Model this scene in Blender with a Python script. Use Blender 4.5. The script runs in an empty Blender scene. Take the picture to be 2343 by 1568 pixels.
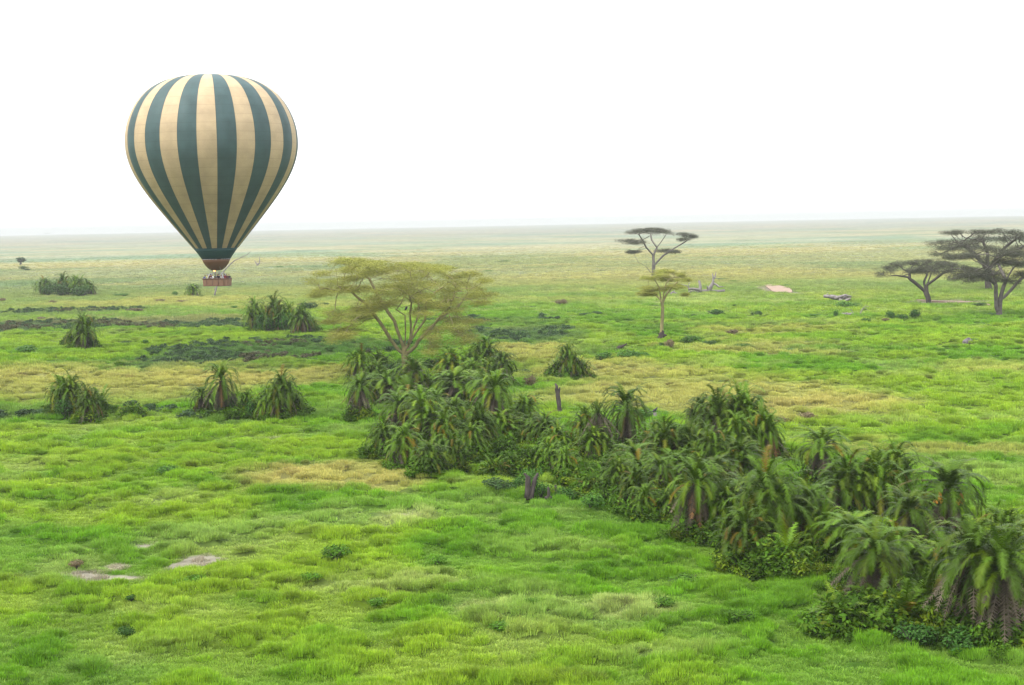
import bpy, math, random
import numpy as np
from mathutils import Matrix, Vector

# ------------------------------------------------------------------ camera, sky, sun, exposure
S = bpy.context.scene
COL = S.collection
CAMZ = 21.0
F = 3473.0                      # focal length in units of a 2342 px wide frame
PITCH = math.atan((784 - 510.5) / F)
ROLL = math.radians(1.12)
_f = np.array([0, math.cos(PITCH), -math.sin(PITCH)])
_u0 = np.array([0, math.sin(PITCH), math.cos(PITCH)])
_r = np.array([1.0, 0, 0]) * math.cos(ROLL) - _u0 * math.sin(ROLL)
_u = np.cross(_r, _f)
CAM = np.array([0, 0, CAMZ])
cam = bpy.data.cameras.new('camera'); camo = bpy.data.objects.new('camera', cam); COL.objects.link(camo)
camo.matrix_world = Matrix(((_r[0], _u[0], -_f[0], 0), (_r[1], _u[1], -_f[1], 0), (_r[2], _u[2], -_f[2], CAMZ), (0, 0, 0, 1)))
cam.sensor_width = 36; cam.lens = 36 * F / 2342; cam.clip_start = 0.5; cam.clip_end = 40000
S.camera = camo

SUN_EL, SUN_AZ = math.radians(52), math.radians(-62)      # azimuth from +Y towards +X: behind left
W = bpy.data.worlds.new('World'); S.world = W; W.use_nodes = True
nt = W.node_tree; nt.nodes.clear()
sky = nt.nodes.new('ShaderNodeTexSky'); sky.sky_type = 'NISHITA'; sky.sun_disc = False
sky.sun_elevation = SUN_EL; sky.sun_rotation = SUN_AZ; sky.dust_density = 6; sky.air_density = 1.5
mx = nt.nodes.new('ShaderNodeMix'); mx.data_type = 'RGBA'; mx.inputs[0].default_value = 0.86
mx.inputs[7].default_value = (10.0, 10.1, 10.3, 1)        # the unbroken cloud sheet
# overcast sky: brightest overhead, about a third of that at the horizon
tcw = nt.nodes.new('ShaderNodeTexCoord'); sxyz = nt.nodes.new('ShaderNodeSeparateXYZ'); nt.links.new(tcw.outputs['Generated'], sxyz.inputs[0])
mrw = nt.nodes.new('ShaderNodeMapRange'); mrw.inputs[1].default_value = 0; mrw.inputs[2].default_value = 1; mrw.inputs[3].default_value = 7.8; mrw.inputs[4].default_value = 16.5
nt.links.new(sxyz.outputs[2], mrw.inputs[0]); vmw = nt.nodes.new('ShaderNodeVectorMath'); vmw.operation = 'SCALE'; vmw.inputs[0].default_value = (1, 1.01, 1.03)
nt.links.new(mrw.outputs[0], vmw.inputs['Scale']); nt.links.new(vmw.outputs[0], mx.inputs[7])
bg = nt.nodes.new('ShaderNodeBackground'); bg.inputs[1].default_value = 0.1
wo = nt.nodes.new('ShaderNodeOutputWorld')
nt.links.new(sky.outputs[0], mx.inputs[6]); nt.links.new(mx.outputs[2], bg.inputs[0]); nt.links.new(bg.outputs[0], wo.inputs[0])
sl = bpy.data.lights.new('sun', 'SUN'); sl.energy = 1.5; sl.angle = math.radians(14); sl.color = (1, 0.965, 0.9)
so = bpy.data.objects.new('sun', sl); COL.objects.link(so)
_sd = Vector((math.sin(SUN_AZ) * math.cos(SUN_EL), -abs(math.cos(SUN_AZ)) * math.cos(SUN_EL), math.sin(SUN_EL)))
sky.sun_rotation = math.atan2(_sd.x, _sd.y)
so.rotation_euler = _sd.to_track_quat('Z', 'Y').to_euler(); so.location = (0, 0, 200)
S.view_settings.view_transform = 'Standard'; S.view_settings.look = 'None'
S.view_settings.exposure = 1.12; S.view_settings.gamma = 1
S.cycles.volume_bounces = 1; S.cycles.max_bounces = 6; S.cycles.diffuse_bounces = 3
S.cycles.transmission_bounces = 4; S.cycles.transparent_max_bounces = 8
S.cycles.filter_width = 1.4
S.cycles.use_denoising = True
HAZE = 0.00018

random.seed(7); RNG = np.random.default_rng(11)

# ------------------------------------------------------------------ noise
def _hash(ix, iy, seed):
    h = (ix.astype(np.int64) * 374761393 + iy.astype(np.int64) * 668265263 + seed * 1442695041) & 0xffffffff
    h = ((h ^ (h >> 13)) * 1274126177) & 0xffffffff
    return ((h ^ (h >> 16)) & 0xffff) / 65535.0
def vnoise(x, y, s, seed=0):
    x = np.asarray(x, float) / s; y = np.asarray(y, float) / s
    ix = np.floor(x); iy = np.floor(y); fx = x - ix; fy = y - iy
    fx = fx * fx * (3 - 2 * fx); fy = fy * fy * (3 - 2 * fy)
    a = _hash(ix, iy, seed); b = _hash(ix + 1, iy, seed); c = _hash(ix, iy + 1, seed); d = _hash(ix + 1, iy + 1, seed)
    return (a * (1 - fx) + b * fx) * (1 - fy) + (c * (1 - fx) + d * fx) * fy
def fbm(x, y, s, seed=0, n=4):
    v = 0; a = 1; t = 0
    for i in range(n):
        v = v + a * vnoise(x * math.cos(i) - y * math.sin(i), x * math.sin(i) + y * math.cos(i), s, seed + i * 17); t += a; a *= .5; s *= .5
    return v / t
def sstep(a, b, x):
    t = np.clip((x - a) / (b - a), 0, 1); return t * t * (3 - 2 * t)

# tussocks: lumps 0..1 in world space
def lump(x, y):
    a = fbm(x, y, 1.7, 3, 3); b = fbm(x, y, 9.0, 9, 2)
    return sstep(.45, .65, a * .8 + b * .2)
_P = []
def _flat(x, y):
    m = np.zeros(np.shape(x))
    for (cx, cy, rx, ry, col, s) in _P:
        if col is MUD and s > 1: m = np.maximum(m, 1 - sstep(1.0, 2.2, ((x - cx) / rx) ** 2 + ((y - cy + .6) / (ry + .6)) ** 2))
    return m
def H(x, y):
    x = np.asarray(x, float); y = np.asarray(y, float)
    d = np.hypot(x, y)
    near = 1 - sstep(250, 500, d)
    if _P and x.ndim: near = near * (1 - _flat(x, y))
    return near * (.36 * lump(x, y) + .16 * (fbm(x, y, 1.6, 21, 2) - .5)) + .5 * (fbm(x, y, 40, 5, 3) - .5)

# ------------------------------------------------------------------ pixel (2342 wide) -> world
def ray(px, py):
    return _f + (px - 1171) / F * _r + (784 - py) / F * _u
def G(px, py):
    d = ray(px, py); z = 0.0
    for _ in range(4):
        t = (z - CAMZ) / d[2]; p = CAM + d * t; z = float(H(p[0], p[1]))
    return p, t                    # ground point, depth along the optical axis
def at(px, py, depth):
    return CAM + ray(px, py) * depth

# ------------------------------------------------------------------ ground colours (far plain also carries painted haze fade), patches given as ground ellipses
GREEN = np.array([.080, .188, .008]); LIME = np.array([.145, .235, .014]); OLIVE = np.array([.085, .150, .025])
DRY = np.array([.262, .245, .075]); DARK = np.array([.045, .085, .035]); MUD = np.array([.20, .185, .14]); PALE = np.array([.215, .265, .085])
BROWN = np.array([.17, .14, .075]); COOL = np.array([.058, .150, .008])
PATCH = [  # px, py, rx, ry, colour, strength
 (740,1090,235,32,DRY,.85),(900,1110,90,24,DRY,.6),(600,1085,120,20,DRY,.5),
 (1620,905,430,38,DRY,.75),(1850,930,260,28,DRY,.75),(1450,860,260,24,DRY,.5),(1340,850,200,30,DRY,.55),(1200,805,120,24,DRY,.7),
 (250,880,440,44,DRY,.7),(620,862,230,30,DRY,.65),(60,850,160,26,DRY,.6),(1720,800,200,14,DRY,.6),(1780,760,200,10,DRY,.5),
 (2150,1040,240,16,DRY,.55),(1960,1010,130,12,DRY,.4),(2250,840,160,9,DRY,.4),
 (1800,585,900,38,DRY,.15),(1500,625,400,9,DRY,.5),(300,600,500,6,DRY,.3),(700,700,300,8,DRY,.35),(350,692,300,8,DRY,.5),
 (1150,690,260,9,DRY,.3),(1600,690,300,6,PALE,.5),(2050,640,300,6,PALE,.4),
 (1450,1395,130,26,PALE,.7),(930,1190,80,22,PALE,.85),(1100,1390,70,16,PALE,.6),(850,1340,190,18,PALE,.5),(1550,1500,220,24,PALE,.35),
 (1250,1260,180,30,PALE,.25),
 (120,748,300,13,DARK,.9),(480,744,190,12,DARK,.85),(620,805,330,34,COOL,.8),(640,800,300,26,DARK,.5),(480,828,190,13,DARK,.6),
 (1190,762,130,20,DARK,.75),(1130,735,160,8,DARK,.4),(330,733,330,9,BROWN,.55),(150,712,190,6,DARK,.4),(1650,745,220,8,OLIVE,.6),
 (1900,812,140,10,OLIVE,.4),(120,950,330,14,OLIVE,.8),(640,958,260,14,OLIVE,.7),(1380,800,120,9,OLIVE,.7),
 (260,793,330,16,LIME,.6),(620,775,260,10,LIME,.5),(2100,770,340,22,LIME,.5),(2250,900,220,26,LIME,.5),(450,840,120,6,DRY,.3),
 (1200,1035,420,60,COOL,.55),(1620,1180,420,50,COOL,.5),(2000,1370,420,90,COOL,.55),(1800,1080,260,30,COOL,.5),
 (458,1280,52,14,MUD,1.1),(412,1294,40,10,MUD,1.1),(185,1316,44,10,MUD,1.1),(250,1325,74,9,MUD,1.1),(262,1298,24,9,MUD,1.1),(335,1251,36,5,MUD,1.1),(1782,664,32,9,MUD,1.1),(2185,694,90,3,MUD,1.1),(930,1190,26,7,MUD,.7),(625,1005,30,4,MUD,.5),(1110,1393,26,8,MUD,.6),
]
for (px, py, rx, ry, c, s) in PATCH:
    d = ray(px, py); t = -CAMZ / d[2]; p = CAM + d * t
    _P.append((p[0], p[1], rx * t / F, max(ry * t * t / (F * CAMZ), 1.0), c, s))
def ground_colour(x, y):
    x = np.asarray(x, float); y = np.asarray(y, float); d = np.hypot(x, y)
    n1 = fbm(x, y, 14, 31, 3)[:, None]; n2 = fbm(x, y, 5, 41, 3)[:, None]; n3 = fbm(x, y, 60, 51, 3)[:, None]
    c = GREEN + (LIME - GREEN) * sstep(.35, .65, n1)
    c = c + (COOL - c) * sstep(.52, .75, n2) * .5
    c = c + (PALE - c) * sstep(.55, .8, fbm(x, y, 9, 61, 3))[:, None] * .4
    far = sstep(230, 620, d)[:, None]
    fc = np.stack([np.interp(d, [300, 450, 700, 1400, 3200], v) for v in ([.115, .135, .170, .175, .165], [.175, .185, .200, .200, .170], [.045, .075, .095, .13, .125])], 1) + np.array([.045, .01, -.01]) * sstep(.35, .7, fbm(x, y, 160, 71, 4))[:, None]  # plain greys with distance from the camera: part of the haze painted into colour
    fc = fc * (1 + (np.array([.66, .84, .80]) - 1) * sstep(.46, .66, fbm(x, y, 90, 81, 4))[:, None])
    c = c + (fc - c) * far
    wx = x + (fbm(x, y, 12, 91, 3) - .5) * 14; wy = y + (fbm(x, y, 12, 95, 3) - .5) * 14
    wf = np.clip(d / 140, .25, 6)
    for (cx, cy, rx, ry, col, s) in _P:
        k = 1 if s <= 1 and rx > 4 else .18
        X = x + (wx - x) * wf * k * .5; Y = y + (wy - y) * wf * k * 1.2 * (1 if ry > 5 else .6)
        q = ((X - cx) / rx) ** 2 + ((Y - cy) / ry) ** 2
        m = (1 - sstep(.2 if s <= 1 else .5, 1.5, q))[:, None] * min(s, 1)
        c = c + (col - c) * m
    j = (.82 + .36 * fbm(x, y, 2.2, 101, 2))[:, None]
    return c * j
def mud_mask(x, y):
    m = np.zeros(len(x))
    for (cx, cy, rx, ry, col, s) in _P:
        if col is MUD and s > .9: m = np.maximum(m, 1 - sstep(.5, 1.2, ((x - cx) / rx) ** 2 + ((y - cy) / ry) ** 2))
    return m

# ------------------------------------------------------------------ materials
def _new(name):
    m = bpy.data.materials.new(name); m.use_nodes = True; n = m.node_tree; n.nodes.clear()
    return m, n, n.nodes.new('ShaderNodeOutputMaterial')
def mat_plain(name, col, rough=.75, spec=.3, nscale=3, namt=.35, bump=0, metallic=0, attr=None):
    m, n, out = _new(name)
    b = n.nodes.new('ShaderNodeBsdfPrincipled'); b.inputs['Roughness'].default_value = rough
    b.inputs['Specular IOR Level'].default_value = spec; b.inputs['Metallic'].default_value = metallic
    tc = n.nodes.new('ShaderNodeTexCoord'); no = n.nodes.new('ShaderNodeTexNoise'); no.inputs['Scale'].default_value = nscale; no.inputs['Detail'].default_value = 5
    n.links.new(tc.outputs['Object'], no.inputs['Vector'])
    mr = n.nodes.new('ShaderNodeMapRange'); mr.inputs[1].default_value = .25; mr.inputs[2].default_value = .75
    mr.inputs[3].default_value = 1 - namt; mr.inputs[4].default_value = 1 + namt; n.links.new(no.outputs[0], mr.inputs[0])
    mm = n.nodes.new('ShaderNodeMix'); mm.data_type = 'RGBA'; mm.blend_type = 'MULTIPLY'; mm.inputs[0].default_value = 1
    if attr:
        a = n.nodes.new('ShaderNodeAttribute'); a.attribute_name = attr
        m2 = n.nodes.new('ShaderNodeMix'); m2.data_type = 'RGBA'; m2.blend_type = 'MULTIPLY'; m2.inputs[0].default_value = 1
        m2.inputs[6].default_value = (*col, 1); n.links.new(a.outputs['Color'], m2.inputs[7]); n.links.new(m2.outputs[2], mm.inputs[6])
    else: mm.inputs[6].default_value = (*col, 1)
    n.links.new(mr.outputs[0], mm.inputs[7]); n.links.new(mm.outputs[2], b.inputs['Base Color'])
    if bump:
        bp = n.nodes.new('ShaderNodeBump'); bp.inputs['Strength'].default_value = bump; bp.inputs['Distance'].default_value = .05
        n.links.new(no.outputs[0], bp.inputs['Height']); n.links.new(bp.outputs[0], b.inputs['Normal'])
    n.links.new(b.outputs[0], out.inputs[0]); return m
def mat_leaf(name, col, trans=.3, rough=.5, spec=.25, rnd=.25, attr='tint', instancer=False):
    m, n, out = _new(name)
    a = n.nodes.new('ShaderNodeAttribute'); a.attribute_name = attr
    mm = n.nodes.new('ShaderNodeMix'); mm.data_type = 'RGBA'; mm.blend_type = 'MULTIPLY'; mm.inputs[0].default_value = 1
    mm.inputs[6].default_value = (*col, 1); n.links.new(a.outputs['Color'], mm.inputs[7]); src = mm.outputs[2]
    if instancer:
        a2 = n.nodes.new('ShaderNodeAttribute'); a2.attribute_type = 'INSTANCER'; a2.attribute_name = 'icol'
        m3 = n.nodes.new('ShaderNodeMix'); m3.data_type = 'RGBA'; m3.blend_type = 'MULTIPLY'; m3.inputs[0].default_value = 1
        n.links.new(src, m3.inputs[6]); n.links.new(a2.outputs['Color'], m3.inputs[7]); src = m3.outputs[2]
    else:
        oi = n.nodes.new('ShaderNodeObjectInfo'); mr = n.nodes.new('ShaderNodeMapRange')
        mr.inputs[3].default_value = 1 - rnd; mr.inputs[4].default_value = 1 + rnd; n.links.new(oi.outputs['Random'], mr.inputs[0])
        m3 = n.nodes.new('ShaderNodeMix'); m3.data_type = 'RGBA'; m3.blend_type = 'MULTIPLY'; m3.inputs[0].default_value = 1
        n.links.new(src, m3.inputs[6]); n.links.new(mr.outputs[0], m3.inputs[7]); src = m3.outputs[2]
    b = n.nodes.new('ShaderNodeBsdfPrincipled'); b.inputs['Roughness'].default_value = rough; b.inputs['Specular IOR Level'].default_value = spec
    t = n.nodes.new('ShaderNodeBsdfTranslucent'); ms = n.nodes.new('ShaderNodeMixShader'); ms.inputs[0].default_value = trans
    n.links.new(src, b.inputs['Base Color']); n.links.new(src, t.inputs[0])
    n.links.new(b.outputs[0], ms.inputs[1]); n.links.new(t.outputs[0], ms.inputs[2]); n.links.new(ms.outputs[0], out.inputs[0])
    return m

def mat_ground():
    m, n, out = _new('savanna_ground')
    b = n.nodes.new('ShaderNodeBsdfPrincipled'); b.inputs['Roughness'].default_value = .95; b.inputs['Specular IOR Level'].default_value = .1
    a = n.nodes.new('ShaderNodeAttribute'); a.attribute_name = 'gcol'
    ge = n.nodes.new('ShaderNodeNewGeometry'); src = a.outputs['Color']
    for sc, det, amt in ((1.1, 6, .30), (.07, 6, .22), (.012, 5, .16)):
        no = n.nodes.new('ShaderNodeTexNoise'); no.inputs['Scale'].default_value = sc; no.inputs['Detail'].default_value = det
        n.links.new(ge.outputs['Position'], no.inputs['Vector'])
        mr = n.nodes.new('ShaderNodeMapRange'); mr.inputs[1].default_value = .3; mr.inputs[2].default_value = .7
        mr.inputs[3].default_value = 1 - amt; mr.inputs[4].default_value = 1 + amt; n.links.new(no.outputs[0], mr.inputs[0])
        mm = n.nodes.new('ShaderNodeMix'); mm.data_type = 'RGBA'; mm.blend_type = 'MULTIPLY'; mm.inputs[0].default_value = 1
        n.links.new(src, mm.inputs[6]); n.links.new(mr.outputs[0], mm.inputs[7]); src = mm.outputs[2]
        if sc == 1.1:
            bp = n.nodes.new('ShaderNodeBump'); bp.inputs['Strength'].default_value = .5; bp.inputs['Distance'].default_value = .3
            n.links.new(no.outputs[0], bp.inputs['Height']); n.links.new(bp.outputs[0], b.inputs['Normal'])
    n.links.new(src, b.inputs['Base Color']); n.links.new(b.outputs[0], out.inputs[0]); return m
M = dict(
    ground=mat_ground(),
    road=mat_plain('pink_dirt', (.26, .19, .145), .95, .1, .4, .15),
    grass=mat_leaf('grass_blades', (1, 1, 1), .22, .6, .2, instancer=True),
    under=mat_leaf('undergrowth_leaves', (1, 1, 1), .3, .6, .06, instancer=True),
    palm=mat_leaf('palm_fronds', (.052, .104, .004), .16, .45, .10, .42),
    dead=mat_leaf('dead_fronds', (.062, .051, .036), .12, .8, .1, .25),
    trunk=mat_plain('palm_trunk', (.06, .045, .035), .9, .1, 6, .4, .6),
    bush=mat_leaf('shrub_leaves', (.036, .078, .018), .25, .6, .1, .2),
    fever=mat_leaf('fever_tree_leaves', (.265, .262, .052), .3, .6, .15, .05),
    acacia=mat_leaf('acacia_leaves', (.068, .066, .044), .2, .7, .1, .05),
    ybark=mat_plain('yellow_bark', (.21, .185, .085), .85, .15, 1.2, .35, .4),
    gbark=mat_plain('grey_bark', (.13, .115, .105), .9, .1, 1.5, .35, .4),
    dbark=mat_plain('dark_bark', (.065, .056, .05), .9, .1, 1.5, .35, .4),
    wood=mat_plain('dead_wood', (.19, .17, .165), .9, .1, 1.5, .4, .4),
    snag=mat_plain('weathered_snag', (.055, .046, .042), .9, .1, 1.5, .5, .4),
    char=mat_plain('charred_wood', (.045, .035, .032), .9, .1, 2, .4, .4),
    rock=mat_plain('dark_rock', (.13, .115, .12), .95, .1, 2, .4, .5),
)

# ------------------------------------------------------------------ mesh helpers
def mesh_np(name, V, Fc, mats, tint=None, mi=None, smooth=False):
    """V (n,3); Fc: array (m,3)/(m,4) or list of lists."""
    me = bpy.data.meshes.new(name)
    V = np.asarray(V, np.float32)
    if isinstance(Fc, np.ndarray):
        k = Fc.shape[1]; m = len(Fc)
        me.vertices.add(len(V)); me.vertices.foreach_set('co', V.ravel())
        me.loops.add(m * k); me.loops.foreach_set('vertex_index', Fc.astype(np.int32).ravel())
        me.polygons.add(m); me.polygons.foreach_set('loop_start', np.arange(0, m * k, k, dtype=np.int32))
        me.update(calc_edges=True)
    else:
        me.from_pydata([tuple(map(float, v)) for v in V], [], [tuple(int(i) for i in f) for f in Fc]); me.update()
    for x in (mats if isinstance(mats, (list, tuple)) else [mats]): me.materials.append(x)
    if tint is not None:
        at_ = me.color_attributes.new('tint', 'FLOAT_COLOR', 'POINT')
        c = np.ones((len(V), 4), np.float32); c[:, :3] = tint; at_.data.foreach_set('color', c.ravel())
    if mi is not None: me.polygons.foreach_set('material_index', np.asarray(mi, np.int32))
    if smooth: me.polygons.foreach_set('use_smooth', np.ones(len(me.polygons), bool))
    me.validate(); return me
class Buf:
    """collects faces of ONE part"""
    def __init__(s): s.V = []; s.F = []; s.T = []; s.n = 0
    def add(s, V, Fc, t=(1, 1, 1)):
        V = np.asarray(V, float).reshape(-1, 3)
        s.V.append(V); s.F += [[i + s.n for i in f] for f in Fc]
        t = np.asarray(t, float); s.T.append(np.broadcast_to(t, V.shape)); s.n += len(V)
    def mesh(s, name, mats, smooth=False): return mesh_np(name, np.vstack(s.V), s.F, mats, np.vstack(s.T), smooth=smooth)
def tube(B, P, R, sides=6, cap=True, t=(1, 1, 1), rough=0):
    P = np.asarray(P, float); R = np.broadcast_to(np.asarray(R, float), (len(P),))
    T = np.gradient(P, axis=0); T /= np.linalg.norm(T, axis=1)[:, None] + 1e-9
    ref = np.array([1, 0, 0.]) if abs(T[0][0]) < .8 else np.array([0, 1, 0.])
    V = []
    for p, tt, r in zip(P, T, R):
        a = np.cross(tt, ref); a /= np.linalg.norm(a) + 1e-9; b = np.cross(tt, a)
        for k in range(sides):
            th = 2 * math.pi * k / sides; rr = r * (1 + (random.uniform(-rough, rough) if rough else 0))
            V.append(p + rr * (math.cos(th) * a + math.sin(th) * b))
    Fc = []
    for i in range(len(P) - 1):
        for k in range(sides):
            k2 = (k + 1) % sides; Fc.append([i * sides + k, i * sides + k2, (i + 1) * sides + k2, (i + 1) * sides + k])
    if cap: Fc.append(list(range(sides))[::-1]); Fc.append([(len(P) - 1) * sides + k for k in range(sides)])
    B.add(V, Fc, t)
def box(B, c, s, t=(1, 1, 1), rz=0, bev=0):
    x, y, z = np.array(s) / 2.0; V = []
    for i in (-1, 1):
        for j in (-1, 1):
            for k in (-1, 1):
                a, b = i * x, j * y
                V.append((c[0] + a * math.cos(rz) - b * math.sin(rz), c[1] + a * math.sin(rz) + b * math.cos(rz), c[2] + k * z))
    B.add(V, [[0, 1, 3, 2], [4, 6, 7, 5], [0, 4, 5, 1], [2, 3, 7, 6], [0, 2, 6, 4], [1, 5, 7, 3]], t)
def ball(B, c, r, t=(1, 1, 1), nu=10, nv=7):
    r = np.broadcast_to(np.asarray(r, float), (3,)); V = []; Fc = []
    for j in range(1, nv):
        ph = math.pi * j / nv
        for i in range(nu):
            th = 2 * math.pi * i / nu
            V.append((c[0] + r[0] * math.sin(ph) * math.cos(th), c[1] + r[1] * math.sin(ph) * math.sin(th), c[2] + r[2] * math.cos(ph)))
    V += [(c[0], c[1], c[2] + r[2]), (c[0], c[1], c[2] - r[2])]; a = (nv - 1) * nu
    for j in range(nv - 2):
        for i in range(nu):
            i2 = (i + 1) % nu; Fc.append([j * nu + i, (j + 1) * nu + i, (j + 1) * nu + i2, j * nu + i2])
    for i in range(nu):
        i2 = (i + 1) % nu; Fc.append([a, i, i2]); Fc.append([a + 1, (nv - 2) * nu + i2, (nv - 2) * nu + i])
    B.add(V, Fc, t)

def tag(o, label=None, cat=None, group=None, kind=None):
    if label: o['label'] = label
    if cat: o['category'] = cat
    if group: o['group'] = group
    if kind: o['kind'] = kind
    return o
def empty(name, loc=(0, 0, 0)):
    o = bpy.data.objects.new(name, None); COL.objects.link(o); o.location = tuple(map(float, loc)); return o
def obj(name, me, parent=None, loc=None):
    o = bpy.data.objects.new(name, me); COL.objects.link(o)
    if parent: o.parent = parent
    if loc is not None: o.location = tuple(map(float, loc))
    return o
def copy_tree(o, parent=None):
    c = o.copy(); COL.objects.link(c)
    if parent: c.parent = parent
    for ch in list(o.children):
        if ch.name in bpy.data.objects: copy_tree(ch, c)
    return c

# ------------------------------------------------------------------ ground sheet
def build_ground():
    rr = [0, 20, 40, 52]
    while rr[-1] < 500: rr.append(rr[-1] * (1 + .0042))
    while rr[-1] < 11000: rr.append(rr[-1] * 1.018)
    rr = np.array(rr)
    az = np.concatenate([np.linspace(-180, -30, 40, endpoint=False), np.linspace(-30, -22.5, 12, endpoint=False), np.linspace(-22.5, 22.5, 420, endpoint=False),
                         np.linspace(22.5, 30, 12, endpoint=False), np.linspace(30, 180, 40, endpoint=False)]) * math.pi / 180
    na, nr = len(az), len(rr)
    R, A = np.meshgrid(rr, az, indexing='ij'); x = (R * np.sin(A)).ravel(); y = (R * np.cos(A)).ravel()
    z = H(x, y)
    i, j = np.meshgrid(np.arange(nr - 1), np.arange(na), indexing='ij'); i = i.ravel(); j = j.ravel(); j2 = (j + 1) % na
    Fc = np.stack([i * na + j, i * na + j2, (i + 1) * na + j2, (i + 1) * na + j], 1)
    me = mesh_np('ground', np.stack([x, y, z], 1), Fc, M['ground'], smooth=True)
    c = np.ones((len(x), 4), np.float32); _d = np.hypot(x, y)[:, None]; _m = mud_mask(x, y)[:, None]
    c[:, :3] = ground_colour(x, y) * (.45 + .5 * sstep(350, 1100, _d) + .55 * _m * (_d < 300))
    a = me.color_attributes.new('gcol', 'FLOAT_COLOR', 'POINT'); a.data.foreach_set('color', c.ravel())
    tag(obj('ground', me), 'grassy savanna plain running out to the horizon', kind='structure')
build_ground()

def road(pts, name, label):
    """pts: outline in frame pixels, laid on the ground"""
    P = []
    for px, py in pts:
        p, _ = G(px, py); P.append(p)
    P = np.array(P); P[:, 2] = [float(H(a[0], a[1])) for a in P]; z = P[:, 2].max() + .25
    top = [(p[0], p[1], z) for p in P]; bot = [(p[0], p[1], z - .8) for p in P]; n = len(P)
    Fc = [list(range(n))[::-1]] + [[i, (i + 1) % n, n + (i + 1) % n, n + i] for i in range(n)]
    me = mesh_np(name, top + bot, Fc, M['road']); tag(obj(name, me), label, kind='structure')
road([(1748,654),(1762,653),(1785,656),(1803,660),(1811,666),(1812,671),(1806,672),(1796,670),(1780,671),(1768,669),(1758,662)], 'dirt_road', 'pink dirt track showing in the grass beyond the fallen tree')
road([(2096,689.5),(2110,689),(2150,691),(2200,692.5),(2240,694),(2272,696),(2262,700),(2250,699),(2230,696),(2195,694.5),(2150,693.5),(2110,692)], 'dirt_road', 'thin strip of pink dirt track passing under the umbrella acacias')

# ------------------------------------------------------------------ grass: instanced tufts
def tuft_mesh(name, n, rad, h, w, seed, mat, lean=.35):
    rg = np.random.default_rng(seed); V = []; Fc = []; T = []
    for i in range(n):
        a = rg.uniform(0, 6.283); r = rad * math.sqrt(rg.uniform(0, 1)); hh = h * rg.uniform(.55, 1.15) * (1 - .45 * (r / rad) ** 2)
        b = rg.uniform(0, 6.283); p = np.array([r * math.cos(a), r * math.sin(a), -.03])
        out = np.array([math.cos(a), math.sin(a), 0]) * (lean * r / rad + rg.normal(0, .12)) + np.array([rg.normal(0, .12), rg.normal(0, .12), 0])
        s = np.array([math.cos(b), math.sin(b), 0]) * w * rg.uniform(.7, 1.3)
        m1 = p + np.array([0, 0, hh * .6]) + out * hh * .45; tip = p + np.array([0, 0, hh]) + out * hh * 1.3
        k = len(V); V += [p - s / 2, p + s / 2, m1 + s * .4, m1 - s * .4, tip]; Fc += [[k, k + 1, k + 2, k + 3], [k + 3, k + 2, k + 4]]
        v = rg.uniform(.75, 1.3); yel = rg.uniform(0, 1) ** 3; t = np.array([1 + .3 * yel, 1 + .1 * yel, 1]) * v; T += [t] * 5
    return mesh_np(name, V, Fc, mat, np.array(T))
def leafclump_mesh(name, n, rad, h, ls, seed, mat, upright=False):
    rg = np.random.default_rng(seed); V = []; Fc = []; T = []
    lobes = [(rg.uniform(-.5, .5) * rad, rg.uniform(-.5, .5) * rad, rg.uniform(.35, .75) * h, rg.uniform(.35, .6)) for _ in range(7)]
    for i in range(n):
        lx, ly, lz, lr = lobes[rg.integers(len(lobes))]
        d = rg.normal(size=3); d /= np.linalg.norm(d); q = rg.uniform(.55, 1.05)
        p = np.array([lx, ly, lz]) + d * q * lr * np.array([rad, rad, h * .75])
        if p[2] < 0: p[2] = rg.uniform(0, .3) * h
        n1 = d + rg.normal(0, .5, 3); n1[2] += .4; n1 /= np.linalg.norm(n1)
        a = np.cross(n1, rg.normal(size=3)); a /= np.linalg.norm(a) + 1e-9; b = np.cross(n1, a); L = ls * rg.uniform(.6, 1.4)
        k = len(V); V += [p - a * L, p + b * L * .45, p + a * L, p - b * L * .45]; Fc.append([k, k + 1, k + 2, k + 3])
        v = rg.uniform(.7, 1.35); T += [np.array([v * rg.uniform(.9, 1.15), v, v])] * 4
    return mesh_np(name, V, np.array(Fc), mat, np.array(T))

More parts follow.
